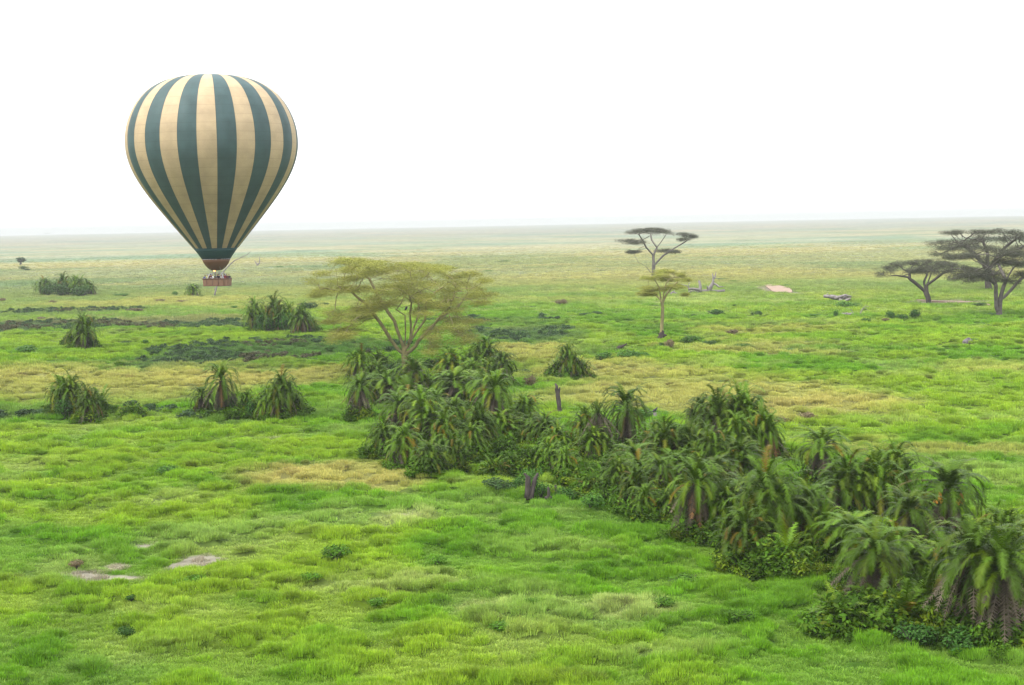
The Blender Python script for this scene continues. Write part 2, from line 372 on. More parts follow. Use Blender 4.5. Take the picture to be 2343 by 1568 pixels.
def gn_scatter(name, pts, scale, rotz, icol, protos, label, cat):
    me = bpy.data.meshes.new(name); me.vertices.add(len(pts)); me.vertices.foreach_set('co', pts.astype(np.float32).ravel())
    a = me.attributes.new('sc', 'FLOAT_VECTOR', 'POINT'); a.data.foreach_set('vector', scale.astype(np.float32).ravel())
    r = np.zeros((len(pts), 3), np.float32); r[:, 2] = rotz
    a = me.attributes.new('rot', 'FLOAT_VECTOR', 'POINT'); a.data.foreach_set('vector', r.ravel())
    a = me.attributes.new('idx', 'INT', 'POINT'); a.data.foreach_set('value', RNG.integers(0, len(protos), len(pts)).astype(np.int32))
    c = np.ones((len(pts), 4), np.float32); c[:, :3] = icol
    a = me.attributes.new('icol', 'FLOAT_COLOR', 'POINT'); a.data.foreach_set('color', c.ravel())
    o = obj(name, me)
    ng = bpy.data.node_groups.new(name + '_spread', 'GeometryNodeTree')
    ng.interface.new_socket('Geometry', in_out='INPUT', socket_type='NodeSocketGeometry'); ng.interface.new_socket('Geometry', in_out='OUTPUT', socket_type='NodeSocketGeometry')
    gi = ng.nodes.new('NodeGroupInput'); go = ng.nodes.new('NodeGroupOutput'); ip = ng.nodes.new('GeometryNodeInstanceOnPoints')
    j = ng.nodes.new('GeometryNodeJoinGeometry')
    for pm in protos[::-1]:
        po = bpy.data.objects.new(pm.name, pm)
        oi = ng.nodes.new('GeometryNodeObjectInfo'); oi.inputs['Object'].default_value = po; oi.inputs['As Instance'].default_value = True
        ng.links.new(oi.outputs['Geometry'], j.inputs[0])
    def na(nm, ty):
        x = ng.nodes.new('GeometryNodeInputNamedAttribute'); x.data_type = ty; x.inputs[0].default_value = nm; return x.outputs[0]
    ng.links.new(gi.outputs[0], ip.inputs['Points']); ng.links.new(j.outputs[0], ip.inputs['Instance'])
    ip.inputs['Pick Instance'].default_value = True; ng.links.new(na('idx', 'INT'), ip.inputs['Instance Index'])
    ng.links.new(na('sc', 'FLOAT_VECTOR'), ip.inputs['Scale'])
    e2r = ng.nodes.new('FunctionNodeEulerToRotation'); ng.links.new(na('rot', 'FLOAT_VECTOR'), e2r.inputs[0]); ng.links.new(e2r.outputs[0], ip.inputs['Rotation'])
    ng.links.new(ip.outputs[0], go.inputs[0])
    md = o.modifiers.new('spread', 'NODES'); md.node_group = ng
    tag(o, label, cat, kind='stuff'); return o

def polar(n, r0, r1, half=23.5):
    r = np.sqrt(RNG.uniform(r0 * r0, r1 * r1, n)); a = np.radians(RNG.uniform(-half, half, n)); return r * np.sin(a), r * np.cos(a)
tufts = [tuft_mesh('grass_tuft', 100, .42, .34, .028, 100 + i, M['grass']) for i in range(5)]
GX, GY, GS, GH = [], [], [], []
for r0, r1, dens, s in ((58, 100, 7.0, .9), (100, 150, 4.2, 1.1), (150, 230, 2.1, 1.5), (230, 340, .95, 2.1), (340, 560, .42, 3.0), (560, 1500, .09, 4.2)):
    area = (r1 * r1 - r0 * r0) * math.radians(23.5); x, y = polar(int(area * dens), r0, r1)
    GX.append(x); GY.append(y); GS.append(np.full(len(x), s)); GH.append(np.full(len(x), s ** .55))
GX = np.concatenate(GX); GY = np.concatenate(GY); GS = np.concatenate(GS); GH = np.concatenate(GH)
_l = lump(GX, GY); keep = ((mud_mask(GX, GY) < .45) | (RNG.uniform(0, 1, len(GX)) < .10)) & (RNG.uniform(0, 1, len(GX)) < 1.15 - 1.15 * sstep(450, 1500, np.hypot(GX, GY)))
GX, GY, GS, GH, _l = GX[keep], GY[keep], GS[keep], GH[keep], _l[keep]
hs = GH * (.55 + .85 * _l) * (1 - .75 * sstep(400, 1400, np.hypot(GX, GY))) * RNG.uniform(.75, 1.25, len(GX)); ws = GS * RNG.uniform(.8, 1.25, len(GX))
gc = ground_colour(GX, GY) * RNG.uniform(.85, 1.2, (len(GX), 1)) * (1.45 + .1 * _l[:, None]); _lo = (_l < .25)[:, None]; gc = np.where(_lo, gc * .8 + PALE * .22, gc)
gn_scatter('grass', np.stack([GX, GY, H(GX, GY)], 1), np.stack([ws, ws, hs], 1), RNG.uniform(0, 6.28, len(GX)), gc, tufts,
           'short to knee-high green and yellow grass covering the plain', 'grass')

# dense rounded tussocks on the lumps
mounds = [tuft_mesh('grass_mound', 420, .62, .56, .026, 150 + i, M['grass'], lean=.75) for i in range(6)]
TX, TY = polar(36000, 58, 330); _t = (lump(TX, TY) > .55) & (fbm(TX, TY, 16, 333, 2) > .40); TX, TY = TX[_t], TY[_t]; _k = mud_mask(TX, TY) < .2; TX, TY = TX[_k], TY[_k]
ts = RNG.uniform(.4, 1.0, len(TX)) * (1 + .3 * sstep(120, 300, np.hypot(TX, TY))); tc = ground_colour(TX, TY) * RNG.uniform(.78, 1.45, (len(TX), 1)); _b = RNG.uniform(0, 1, len(TX)) > .93; tc[_b] *= np.array([.85, .75, .9])
gn_scatter('grass_tussocks', np.stack([TX, TY, H(TX, TY)], 1), np.stack([ts, ts, ts * RNG.uniform(.6, 1.1, len(ts))], 1), RNG.uniform(0, 6.28, len(TX)), tc, mounds,
           'rounded tussocks of long grass all over the near plain', 'grass')

# marsh bands: darker coarse growth
def band(specs, n):
    X, Y = [], []
    for (px, py, rx, ry) in specs:
        d = ray(px, py); t = -CAMZ / d[2]; p = CAM + d * t; a = rx * t / F; b = ry * t * t / (F * CAMZ)
        m = int(n * a * b); th = RNG.uniform(0, 6.283, m); q = np.sqrt(RNG.uniform(0, 1, m))
        x = p[0] + a * q * np.cos(th); y = p[1] + b * q * np.sin(th)
        k = fbm(x, y * .6, 14, 201, 3) > .38; X.append(x[k]); Y.append(y[k])
    return np.concatenate(X), np.concatenate(Y)
reeds = [leafclump_mesh('reed_clump', 150, .8, .85, .17, 300 + i, M['under']) for i in range(4)]
bx, by = band([(120,748,300,11),(480,745,190,10),(640,800,300,24),(480,826,180,9),(1190,762,130,17),(1130,735,150,6),(150,712,180,5),(120,948,330,9),(640,955,260,8)], .8)
sc = RNG.uniform(.7, 1.6, len(bx)); zz = RNG.uniform(.6, 1.2, len(bx))
rc = np.array([.040, .078, .030]) * RNG.uniform(.7, 1.3, (len(bx), 1)); brn = fbm(bx, by, 20, 207, 2) > .68; rc[brn] = np.array([.068, .068, .034]) * RNG.uniform(.8, 1.2, (int(brn.sum()), 1))
gn_scatter('marsh_reeds', np.stack([bx, by, H(bx, by)], 1), np.stack([sc, sc, zz], 1), RNG.uniform(0, 6.28, len(bx)), rc, reeds,
           'dark band of coarse marsh growth crossing the plain on the left', 'reeds')

# ------------------------------------------------------------------ palms
def frond(V, Fc, T, rg, base, az, e0, bend, L, nl, lw, ll, tint, droop=.35, vee=.5):
    """one feather frond: arching rachis with leaflets on both sides"""
    ns = 9; P = [np.array(base, float)]; D = []
    ca, sa = math.cos(az), math.sin(az); tw = rg.normal(0, .12)
    for i in range(ns):
        t = (i + .5) / ns; e = e0 - bend * t ** 1.25; a2 = az + tw * t
        d = np.array([math.cos(e) * math.cos(a2), math.cos(e) * math.sin(a2), math.sin(e)]); D.append(d); P.append(P[-1] + d * L / ns)
    P = np.array(P); D = np.array(D + [D[-1]])
    side0 = np.array([-sa, ca, 0.0])
    for i in range(0, ns, 1):                       # rachis ribbon
        w = .028 * (1 - i / ns) + .008; w2 = .028 * (1 - (i + 1) / ns) + .008; k = len(V)
        V += [P[i] - side0 * w, P[i] + side0 * w, P[i + 1] + side0 * w2, P[i + 1] - side0 * w2]; Fc += [[k, k + 1, k + 2], [k, k + 2, k + 3]]; T += [tint * 1.15] * 4
    for m in range(nl):
        t = .14 + .86 * (m + rg.uniform(0, .6)) / nl; u = t * ns; i = min(int(u), ns - 1); f = u - i
        p = P[i] * (1 - f) + P[i + 1] * f; d = D[i]; up = np.cross(d, side0); up /= np.linalg.norm(up) + 1e-9
        if up[2] < 0 and abs(d[2]) < .9: up = -up
        l = ll * (math.sin(math.pi * min(t * .8 + .16, 1)) ** .6 + .1) * rg.uniform(.8, 1.15)
        for s in (-1, 1):
            q = side0 * s * .85 + d * .6 + up * vee * rg.uniform(.3, 1); q = q / np.linalg.norm(q) * l; q[2] -= droop * l * rg.uniform(.6, 1.3)
            k = len(V); wv = d * lw; tt = tint * rg.uniform(.85, 1.2)
            V += [p - wv * .5, p + wv * .5, p + q]; Fc.append([k, k + 1, k + 2]); T += [tt, tt, tt * 1.1]
def crown_mesh(name, seed, h, L, n, emin, emax, bmin, bmax, nl=26, dead=False, stems=((0, 0, 1),), orange=.012, ll=.40, lw=.055):
    nl = int(nl * 1.4) if not dead else nl
    rg = np.random.default_rng(seed); V, Fc, T = [], [], []
    for (sx, sy, sh) in stems:
        for i in range(n):
            az = i * 2.39996 + rg.uniform(-.3, .3); q = (i + .5) / n
            e0 = emax - (emax - emin) * q ** 1.1 + rg.normal(0, .1); bend = bmin + (bmax - bmin) * (rg.uniform(0, 1))
            v = rg.uniform(.72, 1.3)
            if dead: t = np.array([1, 1, 1]) * rg.uniform(.5, 1.5); t = t * (np.array([1.7, 1.1, .6]) if rg.uniform() < .08 else 1)
            else:
                t = np.array([1, 1, 1.]) * v; y = rg.uniform()
                if y > .72: t = t * np.array([1.4, 1.15, .9])
                if y > 1 - orange: t = np.array([3.0, 1.1, .8]) * rg.uniform(.6, 1)
                if q > .8 and rg.uniform() < .35: t = np.array([1.9, 1.05, 1.3]) * v
            frond(V, Fc, T, rg, (sx + math.cos(az) * .1, sy + math.sin(az) * .1, h * sh - .28 * q * (1 if not dead else 1.6)), az, e0, bend,
                  L * rg.uniform(.78, 1.1), nl, lw, ll, t, droop=.15 if dead else .4, vee=.1 if dead else .5)
    return mesh_np(name, V, np.array(Fc), M['dead'] if dead else M['palm'], np.array(T))
def trunk_mesh(seed, h, r, stems=((0, 0, 1),)):
    B = Buf(); rg = random.Random(seed)
    for (sx, sy, sh) in stems:
        P = []; R = []
        for i in range(15):
            t = i / 14; P.append((sx * (.55 + .45 * t) + .05 * math.sin(t * 3 + seed), sy * (.55 + .45 * t) + .05 * math.cos(t * 4), -.2 + (h * sh + .2) * t)); R.append(r * (1.15 - .3 * t + .18 * (i % 2)))
        tube(B, P, R, 8, True, rough=.12)
    return B.mesh('palm_trunk', M['trunk'], True)
D2 = math.radians
STEM3 = ((0, 0, 1), (.75, .35, .78), (-.6, .5, .7), (.15, -.7, .62))
PROTO = {'T': [], 'D': [], 'L': []}
for i in range(4):      # solitary stem under a drooping crown with a skirt of dead fronds; nominal height 4.2, width 4.2
    PROTO['T'].append(dict(h=4.3, w=4.0, trunk=trunk_mesh(i, 3.0, .2), crown=crown_mesh('palm_crown', 40 + i, 3.15, 2.85, 46, D2(8), D2(84), D2(85), D2(150), 36),
                           dead=crown_mesh('dead_skirt', 60 + i, 2.9, 2.5, 46, D2(-78), D2(-25), D2(15), D2(60), 18, True, ll=.30, lw=.07)))
for i in range(5):      # dome of several stems
    st = tuple((x * (1 + .2 * math.sin(i)), y * (1 + .3 * math.cos(i * 2)), s) for x, y, s in STEM3)
    PROTO['D'].append(dict(h=3.6, w=5.0, trunk=trunk_mesh(10 + i, 2.5, .17, st), crown=crown_mesh('palm_crown', 80 + i, 2.55, 2.5, 28, D2(8), D2(84), D2(85), D2(148), 30, stems=st),
                           dead=crown_mesh('dead_skirt', 100 + i, 2.2, 2.0, 20, D2(-80), D2(-30), D2(10), D2(55), 16, True, stems=st, ll=.28, lw=.07)))
for i in range(4):      # low, stemless
    PROTO['L'].append(dict(h=2.0, w=3.4, trunk=None, crown=crown_mesh('palm_crown', 120 + i, .35, 2.1, 44, D2(5), D2(80), D2(50), D2(100), 26, orange=.03), dead=None))
def fruit_mesh():
    B = Buf(); rg = random.Random(3)
    for i in range(60):
        a = rg.uniform(0, 6.28); q = rg.uniform(0, 1); ball(B, (.32 * q * math.cos(a), .22 * q * math.sin(a), -.5 * q + rg.uniform(-.08, .08)), .055, (rg.uniform(.8, 1.2),) * 3, 6, 4)
    for k in range(5): tube(B, [(0, 0, .1), (.1 * math.cos(k), .1 * math.sin(k), 0), (.25 * math.cos(k * 1.3), .18 * math.sin(k * 1.3), -.4)], .012, 4)
    return B.mesh('date_bunch', mat_plain('orange_dates', (.62, .26, .035), .5, .3, 8, .2), True)
FRUIT = fruit_mesh()

PALM_AT = []
def palm(x, yb, yt, w, kind, label, group='feather palms along the watercourse', fruit=0, brown=False):
    p, t = G(x, yb); mpp = t / F; q = PROTO[kind][len(PALM_AT) % len(PROTO[kind])]
    e = empty('feather_palm', p); tag(e, label, 'palm', group)
    sz = max(.5, (yb - yt) * mpp / q['h'] * 1.12); sx = max(.45, w * mpp / q['w'] * (1.2 if kind == 'D' else 1.15))
    sx = min(max(sx, sz * .6), sz * 1.7)
    e.scale = (sx, sx, sz); e.rotation_euler = (0, 0, random.uniform(0, 6.28)); e.rotation_euler[0] = random.uniform(-.13, .13)
    if q['trunk']: obj('trunk', q['trunk'], e)
    if brown: obj('crown', PROTO['T'][1]['dead'], e).scale = (1.6, 1.6, 1.2); obj('crown', PROTO['T'][2]['crown'], e).scale = (.55, .55, .96)
    else: obj('crown', q['crown'], e)
    if q['dead']:
        _dd = obj('dead_fronds', q['dead'], e)
        if random.random() < .4: _dd.scale = (1.3, 1.3, 1.05)
    for k in range(fruit):
        o = obj('date_bunch', FRUIT, e); a = -e.rotation_euler[2] - 1.57 + (k - .5) * 1.6
        o.location = (.75 * math.cos(a), .75 * math.sin(a), q['h'] * .66)
    PALM_AT.append((p[0], p[1], sx * q['w'] / 2)); return e
g2 = 'feather palms of the thicket round the fever tree'; g3 = 'feather palms in small clumps on the left'; g4 = 'far palm clumps on the plain'
PALMS = [
 (824,872,803,66,'D','upper left palm of the thicket, left of the fever tree trunk',g2),
 (866,862,808,58,'D','palm touching the left side of the fever tree trunk',g2),
 (825,957,870,62,'T','palm with dark brown skirt at the far left edge of the thicket',g2),
 (872,914,858,70,'D','bushy palm just right of the brown skirted one on the left edge',g2),
 (938,928,832,78,'T','tall pale fronded palm standing right in front of the fever tree trunk',g2),
 (974,912,858,64,'D','green palm to the right of the one before the fever tree trunk',g2),
 (1030,866,806,80,'D','dense palm right behind the fever tree trunk on its right',g2),
 (1072,862,806,68,'D','palm between the fever tree and the highest crown of the thicket',g2),
 (1114,856,782,74,'D','highest palm crown at the top of the thicket right of the fever tree',g2),
 (1152,890,818,56,'T','palm on the upper right shoulder of the thicket beside open grass',g2),
 (1020,914,862,75,'D','bushy palm in the thicket below the palms behind the fever tree',g2),
 (1066,918,858,82,'D','broad green palm at the heart of the upper thicket',g2),
 (1128,1000,870,80,'T','tall palm with spreading crown in the right half of the thicket',g2),
 (1199,982,908,80,'D','dark green palm with arching fronds on the right flank of the thicket',g2),
 (907,1002,908,80,'T','palm with dark hanging skirt in the left half of the thicket',g2),
 (961,1018,908,84,'T','palm with yellow tinged crown and a dark skirt in the centre left thicket',g2),
 (1020,1030,950,78,'D','round palm in the lower middle of the thicket with dark gaps below',g2),
 (1040,985,918,80,'D','green palm crowded between the tall palms of the mid thicket',g2),
 (1102,1030,938,74,'D','bright topped palm low in the thicket under the tall spreading one',g2),
 (1080,1048,975,75,'D','palm above the darkest brown hollow of the thicket',g2),
 (872,1048,965,64,'D','dark palm at the lower left corner of the thicket beside bright grass',g2),
 (929,1062,980,88,'D','yellow green palm on the lower left front of the thicket',g2),
 (985,1084,1015,70,'D','dark low palm on the bottom edge of the thicket above yellow grass',g2),
 (1030,1084,1008,62,'D','palm on the bottom edge of the thicket with a thin pale stem',g2),
 (1169,995,942,56,'D','small palm with brown fronds on the right flank of the thicket',g2),
 (1242,1022,954,78,'D','dark palm clump at the right end of the thicket below the pale post',g2),
 (1276,1034,977,58,'D','last palm on the right tip of the thicket',g2),
 (1153,1046,1004,62,'L','low spreading palm in the green hollow right of the thicket',g2),
 (1131,1092,1046,66,'L','low bright palm at the foot of the thicket on its right',g2),
 (1177,1090,1042,62,'L','low yellow green palm just above the twin dead stumps',g2),
 (1252,1078,1012,66,'D','rounded palm in the low gap above the twin dead stumps',g2),
 (1302,1096,1030,64,'D','rounded palm right above the small pair of dead stems',g2),
 (1212,1080,1030,52,'L','low leafy palm left in the gap above the twin dead stumps',g2),
 (1299,868,794,56,'D','tallest crown of the lone clump in open grass right of the fever tree',g2),
 (1274,868,830,46,'D','left low crown of the lone clump in open grass right of the fever tree',g2),
 (1328,867,824,56,'D','right low crown of the lone clump in open grass right of the fever tree',g2),
 (1341,1024,941,72,'D','grey green palm left of the dead brown crown in mid picture',None),
 (1371,1046,930,64,'T','palm whose crown has turned brown and dead beside a green one',None),
 (1436,1046,905,90,'T','tall palm with drooping gold tipped crown over a pale brown skirt',None),
 (1594,1004,914,66,'D','palm left of the big dark dome with a single high crest',None),
 (1652,1040,903,78,'D','left crown of the big dark palm dome',None),
 (1693,1042,899,92,'D','top crown of the big dark palm dome',None),
 (1725,1047,915,82,'D','upper right crown of the big dark palm dome',None),
 (1755,1056,948,72,'D','lowest right crown of the big dark palm dome',None),
 (1683,1058,955,84,'D','front crown of the big dark palm dome',None),
 (1519,1002,950,72,'L','low palm behind the belt, right of the bird on its stump',None),
 (1521,1088,980,95,'D','broad palm in the middle of the belt below the bird on its stump',None),
 (1578,1084,978,92,'D','palm left of the dome with weeping fronds',None),
 (1626,1098,990,76,'D','palm in the shade at the lower left of the dark dome',None),
 (1662,1098,1028,72,'T','small yellow green palm bearing orange dates below the dome',None),
 (1511,1140,1055,70,'T','palm with an orange frond and a narrow brown trunk in the belt',None),
 (1452,1165,1075,80,'D','weeping green palm at the left front of the belt',None),
 (1417,1140,1050,78,'D','green palm just below the tall gold tipped palm',None),
 (1398,1146,1090,66,'L','low palm at the left end of the belt right of the small stumps',None),
 (1322,1112,1052,70,'L','low palm with rusty leaves below the grey green palm',None),
 (1356,1138,1080,72,'L','low green palm behind the pair of small stumps',None),
 (1484,1195,1118,76,'D','leafy low palm at the front of the belt above bright grass',None),
 (1540,1195,1120,80,'D','dark palm left of the large brown hanging skirt',None),
 (1586,1230,1072,104,'T','palm with the large dark brown skirt at the front of the belt',None),
 (1657,1232,1108,110,'D','weeping palm just right of the large brown skirt',None),
 (1765,1258,1072,160,'D','biggest weeping palm with very long pendulous fronds',None),
 (1705,1302,1178,120,'D','low fronded palm at the front foot of the biggest weeping palm',None),
 (1795,1308,1200,110,'L','low palm at the right foot of the biggest weeping palm',None),
 (1745,1312,1235,110,'L','yellow leaved low palm lying at the very front of the weeping palms',None),
 (1882,1118,996,112,'T','pale fronded palm at the back left of the right hand mound',None),
 (1938,1192,1055,130,'D','left crown of the broad palm mound with brown skirts',None),
 (1994,1194,1046,130,'D','middle crown of the broad palm mound with brown skirts',None),
 (2048,1170,1025,115,'D','right and highest crown of the broad palm mound with brown skirts',None),
 (2155,1246,1082,158,'T','slender palm with star shaped crown and two fruit bunches standing in grass',None),
 (2079,1274,1142,108,'T','palm with narrow dark trunk between the mound and the star crowned palm',None),
 (1856,1244,1122,96,'T','small palm with thin grey trunk right of the biggest weeping palm',None),
 (1941,1276,1176,112,'L','bushy low palm behind the orange tinged one',None),
 (1990,1388,1222,140,'T','front palm with orange lower fronds and a grey brown skirt',None),
 (2215,1448,1222,165,'T','dark palm with long side fronds on the right with its trunk in shadow',None),
 (2290,1345,1172,135,'D','palm behind the two big dark ones on the right edge',None),
 (2310,1484,1250,165,'T','palm cut by the right edge of the frame with many brown dead fronds',None),
 (2262,1465,1300,125,'T','brown skirted palm wedged between the two dark palms on the right',None),
 (2018,1432,1328,135,'L','low green palm at the right foot of the orange tinged palm',None),
 (1918,1436,1352,120,'L','lowest palm with rusty orange fronds lying over dark ground at the front',None),
 (2065,1448,1322,140,'L','leafy low palm filling the gap right of the orange tinged palm',None),
 (2116,1420,1288,130,'L','low palm left of the dark palm with long side fronds',None),
 (137,950,869,56,'D','left crown of the palm clump farthest left in the mid plain',g3),
 (169,955,867,58,'D','middle crown of the palm clump farthest left in the mid plain',g3),
 (203,960,893,56,'D','right crown of the palm clump farthest left in the mid plain',g3),
 (228,950,888,46,'L','low palm trailing off the right of the farthest left mid plain clump',g3),
 (507,958,846,66,'T','tall palm with mushroom crown and long grey skirt in open grass',g3),
 (463,955,892,54,'T','small yellowish palm at the left of the mushroom crowned palm',g3),
 (543,960,922,44,'L','low palm at the right foot of the mushroom crowned palm',g3),
 (567,957,898,50,'D','left crown of the trio right of the mushroom crowned palm',g3),
 (611,961,890,64,'D','middle crown of the trio right of the mushroom crowned palm',g3),
 (645,958,860,64,'D','tallest crown of the trio right of the mushroom crowned palm',g3),
 (678,955,905,48,'D','last low palm at the right of the trio in open grass',g3),
 (303,958,922,50,'L','low bushy palm alone between two mid plain clumps',g3),
 (191,799,724,64,'D','spiky palm standing alone at the dark marsh band on the left',g3),
 (161,796,763,30,'D','small brownish companion left of the spiky palm by the marsh',g3),
 (591,760,690,54,'D','left crown of the clump just left of the fever tree crown',g3),
 (632,762,686,54,'D','tallest crown of the clump just left of the fever tree crown',g3),
 (661,761,698,44,'D','right shoulder of the clump just left of the fever tree crown',g3),
 (690,764,705,50,'D','separate round palm at the edge of the fever tree crown',g3),
 (713,764,728,38,'D','small palm partly hidden by the fever tree outer foliage',g3),
 (102,675,639,46,'D','round palm clump at the far left, left one of a dark group',g4),
 (146,676,632,40,'D','second crown of the far left dark group',g4),
 (176,677,634,42,'D','third crown of the far left dark group',g4),
 (203,677,645,36,'D','right end of the far left dark group',g4),
 (441,679,652,38,'D','small far palm clump just left of the balloon basket',g4),
]
for i, (x, yb, yt, w, k, lab, grp) in enumerate(PALMS):
    palm(x, yb, yt, w, k, lab, grp or 'feather palms along the watercourse', fruit=2 if 'fruit bunches' in lab else (1 if 'orange dates' in lab else 0), brown='turned brown' in lab)

def fill(line, n, sd, h, label, grp):
    NTH = ['leftmost', 'second from left', 'third from left', 'fourth from left', 'fifth from left', 'sixth from left', 'middle one', 'sixth from right', 'fifth from right', 'fourth from right', 'third from right', 'second from right', 'rightmost']
    S_ = sorted([(lambda f: (line[min(int(f), len(line) - 2)][0] * (1 - (f - min(int(f), len(line) - 2))) + line[min(int(f), len(line) - 2) + 1][0] * (f - min(int(f), len(line) - 2))))((k + random.random()) / n * (len(line) - 1)) for k in range(n)])
    for k in range(n):
        x = S_[k]; i = max(j for j in range(len(line) - 1) if line[j][0] <= x + 1e-6); f = (x - line[i][0]) / (line[i + 1][0] - line[i][0])
        y = line[i][1] * (1 - f) + line[i + 1][1] * f + random.uniform(-sd, sd)
        nth = NTH[k] if k < 7 and n - k > 6 or k * 2 < n else NTH[12 - (n - 1 - k)]
        p, t = G(x, y); m = F / t; hh = h * random.uniform(.7, 1.12) * m; palm(x, y, y - hh, hh * random.uniform(1.05, 1.35), 'DDT'[k % 3], nth + ' of the ' + label, grp)
fill([(835,905),(900,960),(960,985),(1040,960),(1100,930),(1130,900)], 13, 48, 3.5, 'crowded inner palms of the thicket below the fever tree', g2)
fill([(1120,1000),(1190,1000),(1250,1015)], 4, 20, 2.6, 'small dark palms packed on the right flank of the thicket', g2)
fill([(1350,1085),(1450,1095),(1540,1110),(1640,1120),(1700,1110)], 11, 34, 3.1, 'crowded palms between the gold tipped palm and the dome', 'feather palms along the watercourse')
fill([(1600,1180),(1700,1215),(1830,1235),(1920,1260),(2020,1300),(2110,1330),(2230,1370)], 11, 26, 2.7, 'crowded small palms in the near right end of the belt', 'feather palms along the watercourse')
# undergrowth round the palm feet
ux, uy, us = [], [], []
for (x, y, r) in PALM_AT:
    d = math.hypot(x, y)
    if d > 420: continue
    for k in range(26 if d < 200 else 22):
        a = random.uniform(0, 6.283); q = r * random.uniform(.05, 1.1); ux.append(x + q * math.cos(a)); uy.append(y + q * math.sin(a)); us.append(random.uniform(.6, 1.6) * (1.3 - .5 * q / r))
# a loose corridor of growth along the watercourse
LINE = [(1130,1090),(1230,1110),(1330,1125),(1430,1150),(1500,1180),(1560,1215),(1650,1245),(1760,1290),(1860,1290),(1950,1400),(2050,1450),(2180,1470),(2330,1500)]
for (a, b) in zip(LINE[:-1], LINE[1:]):
    for k in range(60):
        f = random.random(); px = a[0] * (1 - f) + b[0] * f + random.gauss(0, 18); py = a[1] * (1 - f) + b[1] * f + random.gauss(-34, 18)
        p, t = G(px, py); ux.append(p[0]); uy.append(p[1]); us.append(random.uniform(.45, .95))
for k in range(420):          # green hollow between the two belts
    px = random.gauss(1240, 95); py = random.gauss(1045, 28); p, t = G(px, py); ux.append(p[0]); uy.append(p[1]); us.append(random.uniform(.35, .85))
ux, uy, us = map(np.array, (ux, uy, us))
leafy = [leafclump_mesh('undergrowth_clump', 260, .9, 1.0, .105, 400 + i, M['under']) for i in range(5)]
uc = np.array([.046, .100, .007]) * RNG.uniform(.6, 1.6, (len(ux), 1)) * np.array([1, 1, 1]); _y = RNG.uniform(0, 1, len(ux)) > .75; uc[_y] *= np.array([1.6, 1.15, .8])
gn_scatter('undergrowth', np.stack([ux, uy, H(ux, uy)], 1), np.stack([us, us, us * RNG.uniform(.6, 1.2, len(us))], 1), RNG.uniform(0, 6.28, len(ux)), uc, leafy,
           'tangled green undergrowth around the feet of the palms', 'undergrowth')

# ------------------------------------------------------------------ shrubs
def shrub_proto(i, n=700, ls=.085): return leafclump_mesh('shrub', n, 1.0, 1.0, ls, 500 + i, M['bush'])
SH = [shrub_proto(i) for i in range(5)]
def stems_mesh(i):
    B = Buf(); rg = random.Random(i)
    for k in range(9):
        a = rg.uniform(0, 6.28); q = rg.uniform(.3, .8); tube(B, [(0, 0, -.1), (q * .4 * math.cos(a), q * .4 * math.sin(a), .3), (q * math.cos(a), q * math.sin(a), .75)], [.035, .025, .01], 5)
    return B.mesh('shrub_stems', M['dbark'])
SHS = [stems_mesh(i) for i in range(3)]
def tinted(base, mult, name):
    m = M[base].copy(); m.name = name
    for n in m.node_tree.nodes:
        if n.type == 'MIX' and not n.inputs[6].is_linked: n.inputs[6].default_value = (*mult, 1)
    return m
BM = {'dark': M['bush'], 'green': tinted('bush', (.058, .145, .018), 'green_shrub_leaves'), 'brown': tinted('bush', (.15, .12, .065), 'brown_shrub_leaves'),
      'deep': tinted('bush', (.034, .095, .013), 'deep_green_shrub_leaves'), 'tuss': tinted('bush', (.062, .155, .008), 'tussock_leaves')}
_shm = {}
def shrub(x, yb, w, h, tone, label, name='shrub', grp='shrubs dotted over the plain'):
    p, t = G(x, yb); mpp = t / F; i = random.randrange(5)
    if (tone, i) not in _shm:
        m = SH[i].copy(); m.materials.clear(); m.materials.append(BM[tone]); _shm[(tone, i)] = m
    e = empty(name, p); tag(e, label, 'bush', grp); obj('foliage', _shm[(tone, i)], e); obj('stems', SHS[i % 3], e)
    e.scale = (w * mpp / 2 * 1.1, w * mpp / 2 * 1.1, max(h * mpp / 1.05, .25)); e.rotation_euler = (0, 0, random.uniform(0, 6.28)); return e
